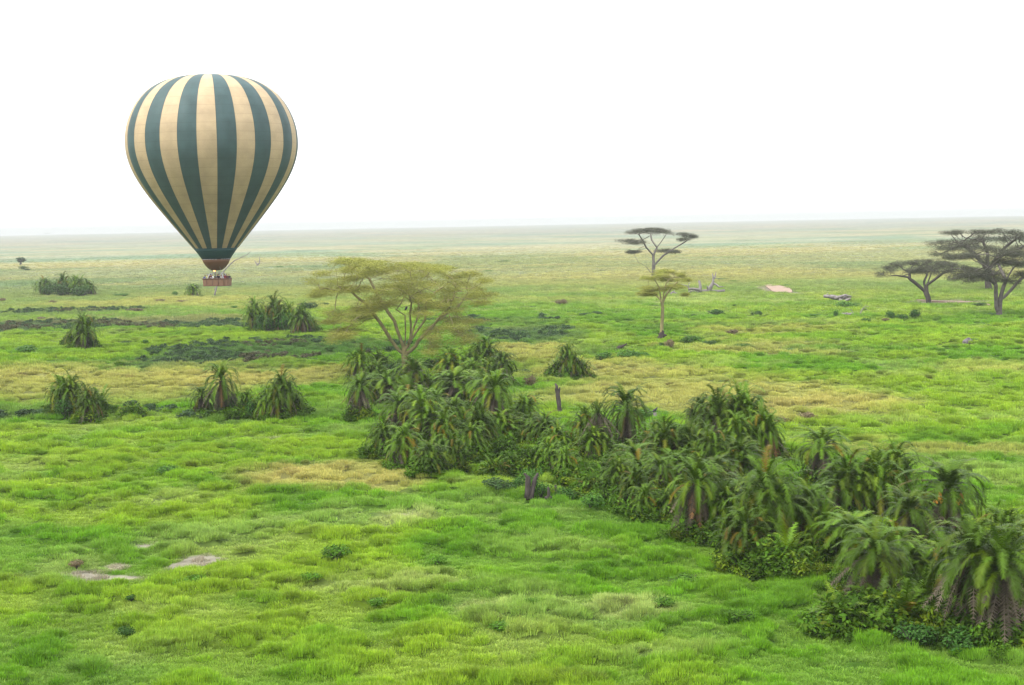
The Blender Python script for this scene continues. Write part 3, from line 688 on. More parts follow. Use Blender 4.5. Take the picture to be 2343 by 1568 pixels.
SHRUBS = [
 (148,956,54,50,'deep','leafy dark bush filling the left of the clump farthest left in the mid plain'),
 (205,957,56,46,'deep','leafy dark bush filling the right of the clump farthest left in the mid plain'),
 (588,959,58,50,'deep','leafy dark bush inside the left of the trio right of the mushroom crowned palm'),
 (662,958,54,46,'deep','leafy dark bush inside the right of the trio right of the mushroom crowned palm'),
 (612,763,60,54,'deep','dark bush filling the left of the clump left of the fever tree crown'),
 (652,763,60,50,'deep','dark bush filling the right of the clump left of the fever tree crown'),
 (140,678,60,34,'dark','dark bush filling the middle of the far left dark palm group'),
 (190,679,50,28,'dark','dark bush filling the right of the far left dark palm group'),
 (110,677,40,26,'dark','dark bush filling the left of the far left dark palm group'),
 (1300,869,70,44,'deep','dark bush filling the lone clump right of the fever tree'),
 (1184,1128,56,34,'deep','leafy bush at the left foot of the twin dead stumps'),
 (1238,1136,46,34,'deep','leafy bush between the twin stumps and the small pair of stems'),
 (1222,1112,60,44,'green','green bush behind the twin dead stumps'),
 (1298,1146,56,30,'deep','leafy bush at the right foot of the small pair of stems'),
 (1350,1158,70,34,'green','green bush at the front edge of the belt right of the small stems'),
 (898,866,56,44,'dark','dark bush against the left side of the fever tree trunk'),
 (955,866,60,46,'brown','twiggy brown bush against the right side of the fever tree trunk'),
 (990,846,50,30,'dark','dark bush under the right limbs of the fever tree'),
 (213,798,34,28,'dark','dark bush at the right foot of the spiky palm by the marsh'),
 (705,709,56,20,'dark','bluish dark bush just left of the fever tree crown'),
 (740,699,30,8,'dark','small low bush at the left tip of the fever tree crown'),
 (525,955,44,58,'deep','dark leafy bush against the trunk of the mushroom crowned palm'),
 (279,679,46,9,'green','low green bush right of the far dark palm group'),
 (401,678,16,13,'green','tiny bush left of the small palm beside the balloon basket'),
 (9,690,26,9,'brown','low brown bush on the left border of the photo'),
 (123,694,22,8,'brown','brown bush under the far dark palm group'),
 (258,700,22,6,'brown','small brown bush alone left of centre of the pale marsh grass'),
 (366,692,26,8,'brown','brown bush left below the balloon basket'),
 (415,693,24,7,'brown','brown bush directly below left of the balloon basket'),
 (536,706,18,8,'green','small green bush between the basket and the palm clump'),
 (575,694,12,7,'brown','tiny brown bush left above the palm clump by the fever tree'),
 (490,728,26,6,'brown','dark brown bush above the marsh band near its middle'),
 (310,713,50,8,'brown','brown grassy bush in the pale marsh grass below the basket'),
 (95,732,32,8,'brown','brown bush at the left of the marsh band'),
 (291,789,30,10,'dark','low dark bush right of the spiky palm'),
 (332,787,24,10,'green','low green bush farther right of the spiky palm'),
 (434,818,20,12,'dark','dark bush on the second marsh band under the basket'),
 (60,806,70,15,'green','large bright green bush mound left of the spiky palm'),
 (1281,697,34,14,'brown','round brown bush alone in pale grass between fever tree and small tree'),
 (1340,724,40,10,'dark','low dark bush beside another one right of the fever tree crown'),
 (1368,720,36,9,'dark','low dark bush between the fever tree crown and the small tree'),
 (1206,706,46,6,'dark','flat dark bush touching the right tip of the fever tree crown'),
 (1636,722,52,16,'deep','dark green bush below the dead fallen tree'),
 (1587,727,18,9,'dark','small dark bush left below the fallen tree'),
 (1568,732,20,8,'dark','smaller bush beside the trunk of the small yellow tree'),
 (1680,703,14,6,'dark','tiny bush right below the fallen tree'),
 (1728,724,32,14,'dark','round dark bush beneath the pink dirt track'),
 (1672,766,40,14,'brown','brown bush in tall grass right of the small yellow tree'),
 (1690,768,46,8,'brown','flat brown bush beside its twin in tall grass'),
 (1580,786,64,22,'green','spread green bush right of the small tree foot'),
 (1620,790,40,12,'dark','dark low bush trailing right of the spread green bush'),
 (1532,800,32,24,'brown','dark brown thorny bush right below the small tree foot'),
 (1518,796,26,14,'dark','dark bush hiding the foot of the small yellow tree'),
 (1700,800,46,14,'green','low green bush in grass right of the small tree'),
 (1810,806,50,10,'green','flat bush in the grass under the hedge like bushes'),
 (1375,826,60,22,'green','leafy bush left of the leaning log'),
 (1430,824,60,26,'green','leafy bush right under the leaning log'),
 (1470,822,40,20,'green','right end of the leafy bushes under the leaning log'),
 (1212,888,32,30,'brown','brown bush on the grass left below the lone palm clump'),
 (1190,855,50,12,'dark','low dark growth left of the lone palm clump'),
 (1912,728,14,20,'deep','small conical green bush left of the dead brushwood'),
 (1940,706,60,16,'green','green bush under the long grey brushwood heap'),
 (1982,740,24,14,'deep','small green bush right below the dead brushwood'),
 (2039,733,32,24,'deep','left leafy part of the dark green hedge like bush row'),
 (2063,734,34,18,'deep','middle part of the dark green hedge like bush row'),
 (2094,732,38,28,'deep','right and tallest part of the dark green hedge like bush row'),
 (2026,736,24,10,'brown','brown twiggy bush at the left end of the dark green row'),
 (1860,725,40,8,'green','low green bush left of the dead brushwood'),
 (2240,700,44,8,'dark','low bush right at the pink track under the acacias'),
 (2262,722,60,7,'green','bush patch at the foot of the double trunked acacia'),
 (2225,786,40,14,'green','green plants at the right of the dark rock'),
 (1790,970,44,20,'brown','rusty bush at the right of the big dark palm dome'),
 (1845,962,56,22,'brown','rusty bush on the edge of the yellow grass right of the dome'),
 (1300,1112,50,44,'deep','dark round bush just right above the twin dead stumps'),
 (1140,1120,90,24,'dark','dark bushes left of the twin dead stumps'),
 (1480,958,80,22,'green','pale bush on the edge of the belt beside the bird stump'),
 (1395,985,50,30,'green','green bush behind the tall gold tipped palm'),
 (768,1282,86,36,'tuss','round dark green tussock, biggest in the foreground grass'),
 (1000,1294,50,24,'tuss','small round tussock in the middle foreground grass'),
 (1220,1385,46,18,'tuss','single tussock low in the middle of the foreground'),
 (384,1088,66,26,'green','pale rounded bush in the left foreground grass'),
 (470,1092,36,14,'dark','dark tuft at the left end of the yellow grass patch'),
 (1570,1340,110,26,'tuss','wide tussock in the grass below the front palms'),
 (1690,1420,80,26,'tuss','dark tussock in the lower right grass'),
 (1510,1388,70,22,'tuss','round tussock below the wide one in the lower right grass'),
 (430,1345,90,28,'tuss','tussock below the bare mud patch'),
 (175,1300,44,22,'brown','dark brown tuft at the left end of the bare mud'),
 (860,1385,60,20,'tuss','low tussock below the biggest foreground one'),
 (300,1375,34,16,'deep','small dark tuft below the left bare mud strip'),
 (290,1455,50,22,'deep','dark tuft in the lower left foreground'),
 (1160,1440,90,22,'tuss','broad tussock near the bottom middle'),
 (710,1330,60,20,'tuss','tussock left of and under the biggest one'),
 (1890,1445,110,50,'deep','dark bush under the rusty low palm at the front'),
 (2090,1478,120,60,'deep','dark bush at the foot of the front right palms'),
 (2200,1490,130,50,'deep','leafy bush under the dark palm with long side fronds'),
]
for a in SHRUBS: shrub(*a, name='tussock' if a[4] == 'tuss' else 'shrub', grp='large tussocks in the foreground' if a[4] == 'tuss' else 'shrubs dotted over the plain')

# ------------------------------------------------------------------ broad trees
def grow(seed, limbs, attr, step, infl, kill, iters=70):
    """space colonisation from hand laid limbs towards the foliage points"""
    N = []; par = []
    for L_, link in limbs:
        last = -1
        if link and N:
            A = np.array(N); last = int(np.argmin(((A - L_[0]) ** 2).sum(1)))
        for a, b in zip(L_[:-1], L_[1:]):
            n = max(1, int(np.linalg.norm(b - a) / step))
            for k in range(n):
                if last == -1: N.append(a); par.append(-1); last = 0
                p = a + (b - a) * (k + 1) / n; N.append(p); par.append(last); last = len(N) - 1
    A = attr.copy(); near = np.full(len(A), -1); nd = np.full(len(A), 1e9)
    def upd(i0):
        X = np.array(N[i0:]); D = np.sqrt(((A[:, None] - X[None]) ** 2).sum(2)); j = D.argmin(1); dd = D[np.arange(len(A)), j]
        b = dd < nd; nd[b] = dd[b]; near[b] = j[b] + i0
    upd(0)
    for it in range(iters):
        act = (nd < infl) & (nd > kill)
        if not act.any():
            infl *= 1.4
            if infl > 60: break
            continue
        pull = {}
        for i in np.where(act)[0]:
            v = A[i] - N[near[i]]; pull.setdefault(near[i], []).append(v / (np.linalg.norm(v) + 1e-9))
        i0 = len(N)
        for k, vs in pull.items():
            v = np.mean(vs, 0) + np.random.default_rng(seed + k + it).normal(0, .18, 3); v /= np.linalg.norm(v) + 1e-9
            N.append(N[k] + v * step); par.append(int(k))
        upd(i0)
        if len(N) > 6000: break
    return np.array(N), np.array(par)
def limb_mesh(N, par, rbase, rtip, mat, ex=2.0, mats=None):
    n = len(N); kids = [[] for _ in range(n)]
    for i in range(n):
        if par[i] >= 0 and i > 0: kids[par[i]].append(i)
    r = np.zeros(n)
    for i in range(n - 1, -1, -1):
        r[i] = rtip ** ex if not kids[i] else sum(r[k] for k in kids[i])
    r = r ** (1 / ex); r = rtip + (r - rtip) * (rbase - rtip) / max(r[0] - rtip, 1e-6)
    B = Buf(); stack = [(0, None)]
    while stack:
        i, p = stack.pop(); P = [] if p is None else [N[p]]; R = [] if p is None else [min(r[i] * 1.05, r[p])]
        while True:
            P.append(N[i]); R.append(r[i])
            if not kids[i]: break
            ks = sorted(kids[i], key=lambda k: -r[k])
            for k in ks[1:]: stack.append((k, i))
            i = ks[0]
        if len(P) > 1: tube(B, P, R, 8 if R[0] > .12 else (5 if R[0] > .05 else 4), False, rough=.08)
    return B.mesh('trunk', mat, True)
def spray_mesh(pts, n, rx, rz, ll, lw, mat, seed, lean=(0.0, 0.0), cl=None):
    """sprays of small leaves round the twig ends"""
    rg = np.random.default_rng(seed); m = len(pts) * n; c = np.repeat(pts, n, 0)
    o = rg.normal(size=(m, 3)); o /= np.linalg.norm(o, axis=1)[:, None]; o *= rg.uniform(0, 1, (m, 1)) ** .5 * np.array([rx, rx, rz])
    p = c + o; a = o * np.array([1, 1, .3]) + rg.normal(0, .35, (m, 3)) * rx * np.array([1, 1, .4]); a[:, 0] += lean[0]; a[:, 2] += lean[1]
    a /= np.linalg.norm(a, axis=1)[:, None] + 1e-9; b = np.cross(a, rg.normal(0, .6, (m, 3)) + np.array([0, 0, 1])); b /= np.linalg.norm(b, axis=1)[:, None] + 1e-9
    L = ll * rg.uniform(.5, 1.4, (m, 1)); Wd = lw * rg.uniform(.6, 1.3, (m, 1))
    V = np.stack([p - a * L * .5, p + b * Wd, p + a * L * .5, p - b * Wd], 1).reshape(-1, 3); Fc = np.arange(m * 4).reshape(-1, 4)
    pt = rg.uniform(.7, 1.3, len(pts)); t = np.repeat(pt, n) * rg.uniform(.8, 1.2, m); T = np.repeat(t[:, None], 4, 0) * np.ones((1, 3))
    y = np.repeat(rg.uniform(0, 1, len(pts)), n * 4)[:, None]; T = T * (np.array([1, 1, 1]) * (1 - y) + np.array([.9, 1.02, 1]) * y)
    return mesh_np('crown', V, Fc, mat, T)

def tree(name, label, cat, base, conv, pads, limbs, R, rbase, bark, leaf, step, spray, npm=.16, group=None, seed=1, offs=None, kill=None):
    """base: foot pixel; conv: zoom-picture coords -> frame pixels; pads: foliage pads; limbs: lists of (x, y) with a depth at the end"""
    p0, t0 = G(*base); rg = np.random.default_rng(seed); mpp = t0 / F
    def P(x, y, dz=0):
        X, Y = conv(x, y); q = at(X, Y, t0); d = q - CAM; return q + d / np.linalg.norm(d[:2]) * dz
    cx = P(*offs)[0] if offs else p0[0]
    A = []; s = mpp * (conv(1, 0)[0] - conv(0, 0)[0])
    for (x, y, rx, ry) in pads:
        c = P(x, y); w = max(R * R - (c[0] - cx) ** 2, (R * .35) ** 2) ** .5
        n = max(3, int(npm * rx * s * rx * s * 3.14 + 3 * rx * s)); k = max(1, int(w / max(rx * s, 1.0) * .75))
        for j in range(k):
            dy = rg.uniform(-w, w) * .85; sh = rg.uniform(-.35, .35) * rx * s
            for _ in range(n // (1 if k < 2 else 2) + 2):
                u = rg.normal(size=3); u /= np.linalg.norm(u); u *= rg.uniform(0, 1) ** .4
                A.append(c + np.array([sh + u[0] * rx * s, dy + u[1] * rx * s * .8, u[2] * ry * s - .10 * abs(dy)* (.3)]))
    A = np.array(A)
    LL = []
    for i, (pts, dz) in enumerate(limbs):
        n = len(pts); LL.append(([P(x, y, dz * (k / max(n - 1, 1)) ** 1.2) if k or i else p0 + np.array([0, 0, -.3]) for k, (x, y) in enumerate(pts)], i > 0))
    for i in range(1, len(LL)):
        L0 = LL[i][0]; allp = np.array([q for l, _ in LL[:i] for q in l])
    N, par = grow(seed, LL, A, step, 6, kill or step * 1.3)
    e = empty(name, p0); tag(e, label, cat, group)
    tm = limb_mesh(N - p0, par, rbase, rbase * .03 + .012, M[bark]); obj('trunk', tm, e)
    deg = np.bincount(par[par >= 0], minlength=len(N)); tips = N[(deg == 0)]
    near = []
    A2 = A[rg.permutation(len(A))[:int(len(A) * .8)]]
    pts = np.vstack([A2, tips[tips[:, 2] > p0[2] + 3]]) - p0
    n, rx, rz, ll, lw, lean = spray
    obj('crown', spray_mesh(pts, n, rx, rz, ll, lw, M[leaf], seed, lean), e)
    return e, p0, t0, P
cv3 = lambda x, y: (665.3 + .2194 * x, 568.6 + .2194 * y)
tree('fever_tree', 'big yellow green fever tree with wide flat tiered crown behind the palm thicket', 'tree', (926, 846), cv3,
 [(540,120,90,22),(700,140,130,34),(620,210,110,34),(900,150,120,36),(1000,210,170,44),(1150,180,120,36),(1350,190,130,34),(1500,180,100,26),(1590,205,80,20),(1300,280,170,44),
  (1100,310,140,36),(860,240,110,36),(960,400,150,34),(1150,380,120,34),(330,270,130,30),(260,330,90,34),(450,340,140,34),(600,320,90,34),(300,430,90,26),(380,470,120,28),(250,490,60,16),
  (550,420,70,24),(900,500,90,28),(1700,300,140,40),(1850,270,110,30),(2010,320,80,26),(1750,370,130,36),(1950,420,100,34),(2050,480,70,28),(1850,500,130,42),(2000,560,100,30),
  (1600,450,100,32),(1400,480,80,30),(450,660,120,34),(560,720,130,38),(400,760,80,30),(700,740,110,40),(500,870,130,40),(650,850,130,48),(450,920,70,26),(800,650,80,40),
  (1700,620,110,42),(1800,760,130,38),(1950,780,110,28),(1650,760,100,42),(1750,900,120,40),(1850,930,80,34),(1500,850,90,40),(1300,540,90,40),(1230,460,100,36),(1480,1010,50,20),(860,600,90,26),(1010,560,90,26),(1480,610,100,30),(1350,640,80,30),(700,640,90,26),(1600,540,100,34),(1400,360,140,36),(700,420,90,24)],
 [([(1190,1260),(1190,1150),(1180,1060)],0), ([(1150,1100),(1040,950),(980,850),(920,760),(850,670),(780,580),(680,500),(610,430),(480,440),(380,420)],-2),
  ([(1180,1040),(1110,860),(1080,760),(1030,690),(970,600),(900,480),(860,400),(820,320),(700,230)],3), ([(1190,1040),(1195,850),(1190,700),(1100,640),(1150,570),(1200,460),(1250,400)],-2),
  ([(1200,1050),(1290,900),(1400,740),(1410,560),(1500,460),(1620,380)],4), ([(1210,1100),(1300,1020),(1330,960),(1450,850),(1550,720),(1650,620),(1700,500),(1720,380)],-3),
  ([(1380,900),(1480,800),(1600,700),(1750,600),(1850,460)],2), ([(1220,1020),(1250,900),(1250,780),(1240,680),(1260,560)],-4), ([(1160,1060),(1090,1010),(1010,950),(990,955)],-1),
  ([(1240,1000),(1270,850),(1330,700),(1330,620)],5)],
 13.5, .50, 'ybark', 'fever', .55, (105, 1.45, .40, .30, .028, (.35, .10)), npm=.50, seed=5)
cv4 = lambda x, y: (1391.2 + .2065 * x, 496 + .2065 * y)
e, _, _, _ = tree('umbrella_acacia', 'open flat topped acacia with grey forked trunk behind the small yellow tree', 'tree', (1493, 641), cv4,
 [(470,140,160,14),(330,165,110,14),(620,152,110,14),(860,193,100,14),(940,215,70,14),(830,250,90,16),(230,262,110,15),(330,285,80,14),(280,385,80,13),(250,395,50,10),(640,375,60,11),(770,385,70,10),(430,150,100,30),(560,165,110,26),(880,220,90,34),(300,275,110,26)],
 [([(490,700),(500,620),(503,530)],0), ([(503,530),(498,430),(540,340),(600,260),(640,200)],2), ([(500,430),(420,340),(380,260),(340,200)],-3), ([(508,540),(600,440),(700,370),(800,310),(890,255)],-1),
  ([(535,340),(480,260),(470,190)],4), ([(495,640),(460,610),(430,560),(415,480),(408,400)],-4), ([(430,560),(380,530),(320,500)],-4)],
 14, .62, 'gbark', 'acacia', .7, (100, 1.8, .7, .38, .055, (0, 0)), npm=.14, group='flat topped acacias on the plain', seed=9)
e, sp0, st0, sP = tree('young_fever_tree', 'small yellow crowned tree on a tall thin trunk in mid picture', 'tree', (1510, 783), cv4,
 [(650,608,120,22),(560,640,100,28),(800,640,70,24),(620,700,150,34),(820,695,70,20),(440,675,70,18),(400,790,60,24),(500,800,110,34),(650,790,120,34),(800,765,70,24),(370,850,50,20),(480,855,80,22),(850,868,40,12)],
 [([(573,1385),(590,1250),(600,1100),(602,980),(612,860),(640,740),(700,670)],0), ([(596,1000),(582,900),(562,780),(520,710)],-1.5), ([(606,940),(650,850),(720,770),(790,700)],1.5), ([(585,920),(500,850),(440,800)],2)],
 5.5, .30, 'ybark', 'fever', .4, (170, .8, .28, .24, .026, (.15, .08)), npm=.95, seed=14)
B = Buf()
tube(B, [sP(575, 1392) , sP(580, 1350), sP(592, 1300), sP(600, 1260)], [.62, .55, .42, .26], 9, True, rough=.2)
tube(B, [sP(590, 1330), sP(620, 1315), sP(648, 1312)], [.32, .28, .12], 7, True, rough=.2); tube(B, [sP(585, 1310), sP(562, 1302), sP(545, 1296)], [.2, .12, .05], 6, True, rough=.2)
B.V = [v - sp0 for v in B.V]; obj('charred_base', B.mesh('charred_base', M['char'], True), e)
cv5 = lambda x, y: (1844.8 + .2122 * x, 483.9 + .2122 * y)
GA = 'flat topped acacias on the plain'
tree('umbrella_acacia', 'umbrella acacia with low domed crown, leftmost of the right hand acacias', 'tree', (2125, 694.5), cv5,
 [(1150,555,160,30),(1350,538,150,28),(1000,588,110,32),(880,635,80,32),(800,685,50,24),(1100,615,140,32),(1300,600,170,40),(1500,565,120,28),(1600,598,110,24),(1700,618,90,20),(1790,628,60,14),(1450,620,120,32),(1200,645,120,22)],
 [([(1322,992),(1310,930),(1285,870)],0), ([(1285,870),(1180,780),(1090,710),(960,690),(870,700)],-2), ([(1290,870),(1300,790),(1320,730),(1350,660)],1), ([(1305,790),(1400,720),(1470,665),(1600,620)],-1),
  ([(1275,830),(1265,760),(1300,680)],4), ([(1100,712),(1120,650),(1130,600)],-1)],
 11.5, .62, 'dbark', 'acacia', .5, (95, 1.25, .55, .32, .042, (0, .1)), npm=.44, group=GA, seed=21)
tree('umbrella_acacia', 'farthest and tallest of the right hand acacias with layered flat crown', 'tree', (2261, 663.5), cv5,
 [(1650,220,110,18),(1800,213,130,22),(2000,208,130,22),(2150,220,100,22),(2280,250,90,20),(2400,270,130,32),(1480,322,90,16),(1450,345,60,14),(1650,320,110,30),(1850,300,150,36),(2050,290,130,32),
  (2250,300,100,38),(1500,405,50,12),(1600,390,80,22),(1800,375,130,24),(1500,463,70,11),(1950,380,100,24),(2450,380,100,30),(2300,400,90,24)],
 [([(1962,845),(1955,740),(1950,650)],0), ([(1950,650),(1900,560),(1800,450),(1700,370),(1600,330)],-3), ([(1955,650),(2050,500),(2150,380),(2250,300)],2), ([(1950,620),(1950,450),(1900,320)],4), ([(2050,500),(2250,430),(2400,340)],-3)],
 19, .95, 'dbark', 'acacia', .8, (70, 1.8, .7, .36, .05, (0, 0)), npm=.18, group=GA, seed=23, offs=(1950,300))
tree('umbrella_acacia', 'nearest of the right hand acacias with pale double trunk', 'tree', (2285, 721), cv5,
 [(1650,490,110,20),(1780,478,110,28),(1950,448,140,42),(2100,412,160,34),(2250,430,130,42),(2350,480,140,50),(2000,525,180,42),(2200,540,140,42),(1650,650,100,24),(1750,640,110,32),(1650,720,95,28),
  (1780,700,120,32),(1900,695,90,30),(2100,675,100,36),(2090,735,60,22),(2500,500,140,50),(2450,565,120,40),(2230,655,80,16),(2600,560,120,40)],
 [([(2078,1118),(2085,950),(2110,850),(2150,740),(2220,620),(2280,560)],0), ([(2070,1100),(2045,1040),(2040,900),(2040,760),(1990,640),(1900,570)],-1), ([(2105,950),(2200,850),(2300,740),(2400,660),(2500,560)],-2),
  ([(2040,800),(1950,700),(1800,680)],-4), ([(2150,740),(2080,600),(2050,500)],4), ([(2040,900),(2000,840),(1980,832)],-1)],
 14, .68, 'gbark', 'acacia', .55, (95, 1.35, .6, .34, .044, (0, .1)), npm=.42, group=GA, seed=27)

# ------------------------------------------------------------------ dead wood
def wood(name, label, cat, base, conv, paths, mat='wood', group=None, sink=True):
    """paths: list of ([(x, y)...], [radii in metres], depth)"""
    p0, t0 = G(*base); B = Buf()
    for pts, rad, dz in paths:
        n = len(pts); P = []
        for k, (x, y) in enumerate(pts):
            X, Y = conv(x, y); q = at(X, Y, t0); d = q - CAM; P.append(q + d / np.linalg.norm(d[:2]) * dz * k / max(n - 1, 1) - p0)
        P = np.array(P); Q = []; RR = []
        rad = np.interp(np.linspace(0, 1, n), np.linspace(0, 1, len(rad)), rad)
        for k in range(n - 1):
            for f in (0, .5): Q.append(P[k] * (1 - f) + P[k + 1] * f + (np.random.default_rng(k).normal(0, .04, 3) if f else 0)); RR.append(rad[k] * (1 - f) + rad[k + 1] * f)
        Q.append(P[-1]); RR.append(rad[-1]); tube(B, Q, RR, 7, True, rough=.15)
    o = obj(name, B.mesh(name, M[mat], True), None, p0); tag(o, label, cat, group); return o
wood('fallen_tree', 'grey dead fallen tree with broken upright limbs in open grass', 'dead tree', (1610, 671), cv4,
 [([(890,850),(960,845),(1010,838),(1080,828),(1130,828),(1210,830),(1290,822)],[.7,.75,.5,.35],2), ([(1015,835),(1020,780),(1005,708)],[.5,.45,.3],0), ([(1010,812),(940,800),(890,803)],[.4,.35,.4],-1),
  ([(893,800),(870,765),(810,752)],[.2,.15,.06],-1), ([(893,790),(890,750),(905,728)],[.12,.1,.05],0), ([(1105,838),(1135,780),(1160,730),(1162,690),(1150,630)],[.75,.6,.45,.25,.15],0),
  ([(1160,700),(1185,660),(1195,612)],[.3,.2,.07],1), ([(1165,735),(1205,760),(1225,780),(1280,774)],[.32,.25,.2,.08],-1), ([(1170,680),(1230,685)],[.1,.04],0), ([(1110,820),(1095,770)],[.3,.2],-1)])
wood('brushwood', 'small heap of grey dead branches left of the fallen tree', 'brushwood', (1540, 674), cv4,
 [([(690,855),(715,835),(740,845),(770,850)],[.25,.3,.1],0), ([(700,850),(735,820)],[.15,.08],1), ([(690,860),(760,858)],[.3,.1],-1)])
wood('brushwood', 'long heap of grey dead brushwood on a green mound, right of the pink track', 'brushwood', (1925, 692), cv5,
 [([(185,915),(280,925),(350,945),(470,945)],[.35,.55,.6,.4],1), ([(200,930),(230,880)],[.25,.05],0), ([(300,940),(420,905),(490,925)],[.4,.3,.1],1), ([(350,960),(400,975),(470,940)],[.5,.4,.2],-1), ([(210,920),(250,905),(300,930)],[.2,.15,.1],0), ([(400,930),(450,915),(480,905)],[.2,.1,.04],2)])
wood('brushwood', 'broken dead stump with curled twigs above the dark green bush row', 'brushwood', (1940, 722), cv5,
 [([(370,1110),(400,1112),(450,1108),(510,1100)],[.25,.35,.3,.15],0), ([(435,1120),(432,1090)],[.4,.25],0), ([(500,1110),(480,1060),(430,1045)],[.08,.05,.03],0), ([(520,1150),(570,1120),(600,1050),(640,1020),(675,1040)],[.12,.12,.08,.06,.03],1), ([(510,1155),(560,1158)],[.2,.1],0), ([(600,1080),(620,1040),(660,1060)],[.05,.05,.02],-1)])
cvA = lambda x, y: (496 + .0981 * x, 568.6 + .0981 * y)
wood('dead_tree', 'bare leaning dead tree behind the balloon scoop and basket', 'dead tree', (491, 677), cvA,
 [([(-60,1105),(-30,1000),(10,850),(60,680),(150,550),(280,400),(420,280),(560,210),(700,150),(800,60)],[.26,.25,.25,.24,.22,.2,.16,.12,.08,.04],0), ([(-30,1000),(-60,940),(-50,900)],[.15,.1,.05],0), ([(560,210),(700,215)],[.07,.02],1), ([(60,680),(20,620),(30,560)],[.15,.1,.05],0), ([(-60,1090),(-180,1108)],[.1,.05],0)])
wood('dead_tree', 'faint bare snag with two thin arms far right of the balloon', 'dead tree', (588.7, 608.5), cvA,
 [([(945,408),(940,370),(900,320),(880,280)],[.5,.4,.25,.1],0), ([(945,390),(990,340),(1000,270),(985,180)],[.45,.35,.25,.08],0)])
ident = lambda x, y: (x, y)
wood('stump_post', 'tall leaning dead trunk with pale foot standing in grass right of the thicket', 'dead trunk', (1281, 951), ident,
 [([(1281,955),(1279,930),(1276,905),(1273,892),(1270,878)],[.25,.25,.24,.2,.1],0), ([(1277,905),(1280,890),(1280,886)],[.14,.1,.05],0)], 'snag')
wood('stump_post', 'short dead stump carrying the black bird', 'dead trunk', (1499, 964), ident, [([(1499,968),(1498.5,955),(1498,944)],[.22,.2,.18],0), ([(1497,948),(1495,941)],[.05,.03],0)])
wood('twin_stump', 'pair of tall dark dead trunks leaning apart at the foot of the thicket', 'dead trunk', (1211, 1140), ident,
 [([(1208,1144),(1209,1115),(1207,1092),(1198,1083)],[.20,.18,.14,.08],0), ([(1214,1142),(1218,1118),(1224,1095),(1230,1083)],[.24,.2,.15,.08],.6), ([(1203,1140),(1204,1105),(1203,1088)],[.12,.1,.06],.4), ([(1212,1110),(1211,1092)],[.08,.05],0)], 'snag')
wood('stump_post', 'thin broken dead stem, left one of the small pair', 'dead trunk', (1255, 1142), ident, [([(1255,1145),(1255,1128),(1254,1115)],[.13,.12,.08],0), ([(1246,1140),(1262,1139)],[.16,.12],0)], 'snag')
wood('stump_post', 'thin broken dead stem, right one of the small pair', 'dead trunk', (1272, 1140), ident, [([(1273,1143),(1272,1125),(1270,1110)],[.12,.11,.08],0), ([(1268,1138),(1282,1136)],[.2,.14],0)], 'snag')
wood('log', 'dark leaning log pointing up out of the bushes right of the lone palm clump', 'log', (1410, 806), ident, [([(1408,806),(1416,797),(1425,792),(1434,786)],[.42,.36,.2,.06],0)], 'char')
# dark rock
def rock(x, yb, w, h, label):
    p, t = G(x, yb); mpp = t / F; V = []; B = Buf(); ball(B, (0, 0, 0), 1, (1, 1, 1), 18, 12); v = B.V[0]
    rg = np.random.default_rng(4); k = 1 + .18 * np.sin(v[:, 0] * 5 + 1) * np.cos(v[:, 1] * 4) + rg.normal(0, .04, len(v)); v *= k[:, None]; v *= np.array([w * mpp / 2, w * mpp / 2 * .8, h * mpp]); B.V = [v]
    tag(obj('rock', B.mesh('rock', M['rock']), None, p), label, 'rock')
rock(2214, 784, 24, 10, 'dark grey rounded rock or termite mound alone in the right hand grass')
# far specks
p, t = G(47, 606)
e = empty('far_tree', p); tag(e, 'tiny far dark tree near the left border under the horizon', 'tree'); B = Buf(); s = t / F
tube(B, [(0, 0, -.3), (.2, 0, 5 * s), (.5, 0, 9 * s)], [.8, .6, .3], 6); obj('trunk', B.mesh('trunk', M['dbark']), e)
V_ = np.random.default_rng(2).normal(size=(60, 3)) * np.array([4.5 * s, 4.5 * s, 2.6 * s]) * .7 + np.array([1.5 * s, 0, 11 * s]); obj('crown', spray_mesh(V_, 40, 1.6, .8, .7, .3, M['bush'], 3), e)
shrub(54, 618, 22, 10, 'dark', 'dark far brushwood just below the tiny far tree', grp='shrubs dotted over the plain'); shrub(64, 619, 20, 5, 'dark', 'flat tail of the far brushwood below the tiny far tree')
shrub(108, 536, 18, 4, 'dark', 'faint hump on the horizon at the far left')
shrub(793, 606, 60, 7, 'dark', 'flat bluish bush far behind the top left of the fever tree crown'); shrub(820, 612, 26, 8, 'dark', 'darker end of the flat bush behind the fever tree crown')
for i, (x, y, w) in enumerate([(640,612,20),(1150,600,30),(1650,640,60),(1680,645,30),(1800,655,34),(1120,622,30)]):
    shrub(x, y, w, 4, 'green', ['small low green bush far right of the balloon', 'low bush far beyond the fever tree', 'flat green bush behind the fallen tree', 'flat green bush right behind the fallen tree', 'green bush behind the pink track', 'flat far bush over the right of the fever tree crown'][i])

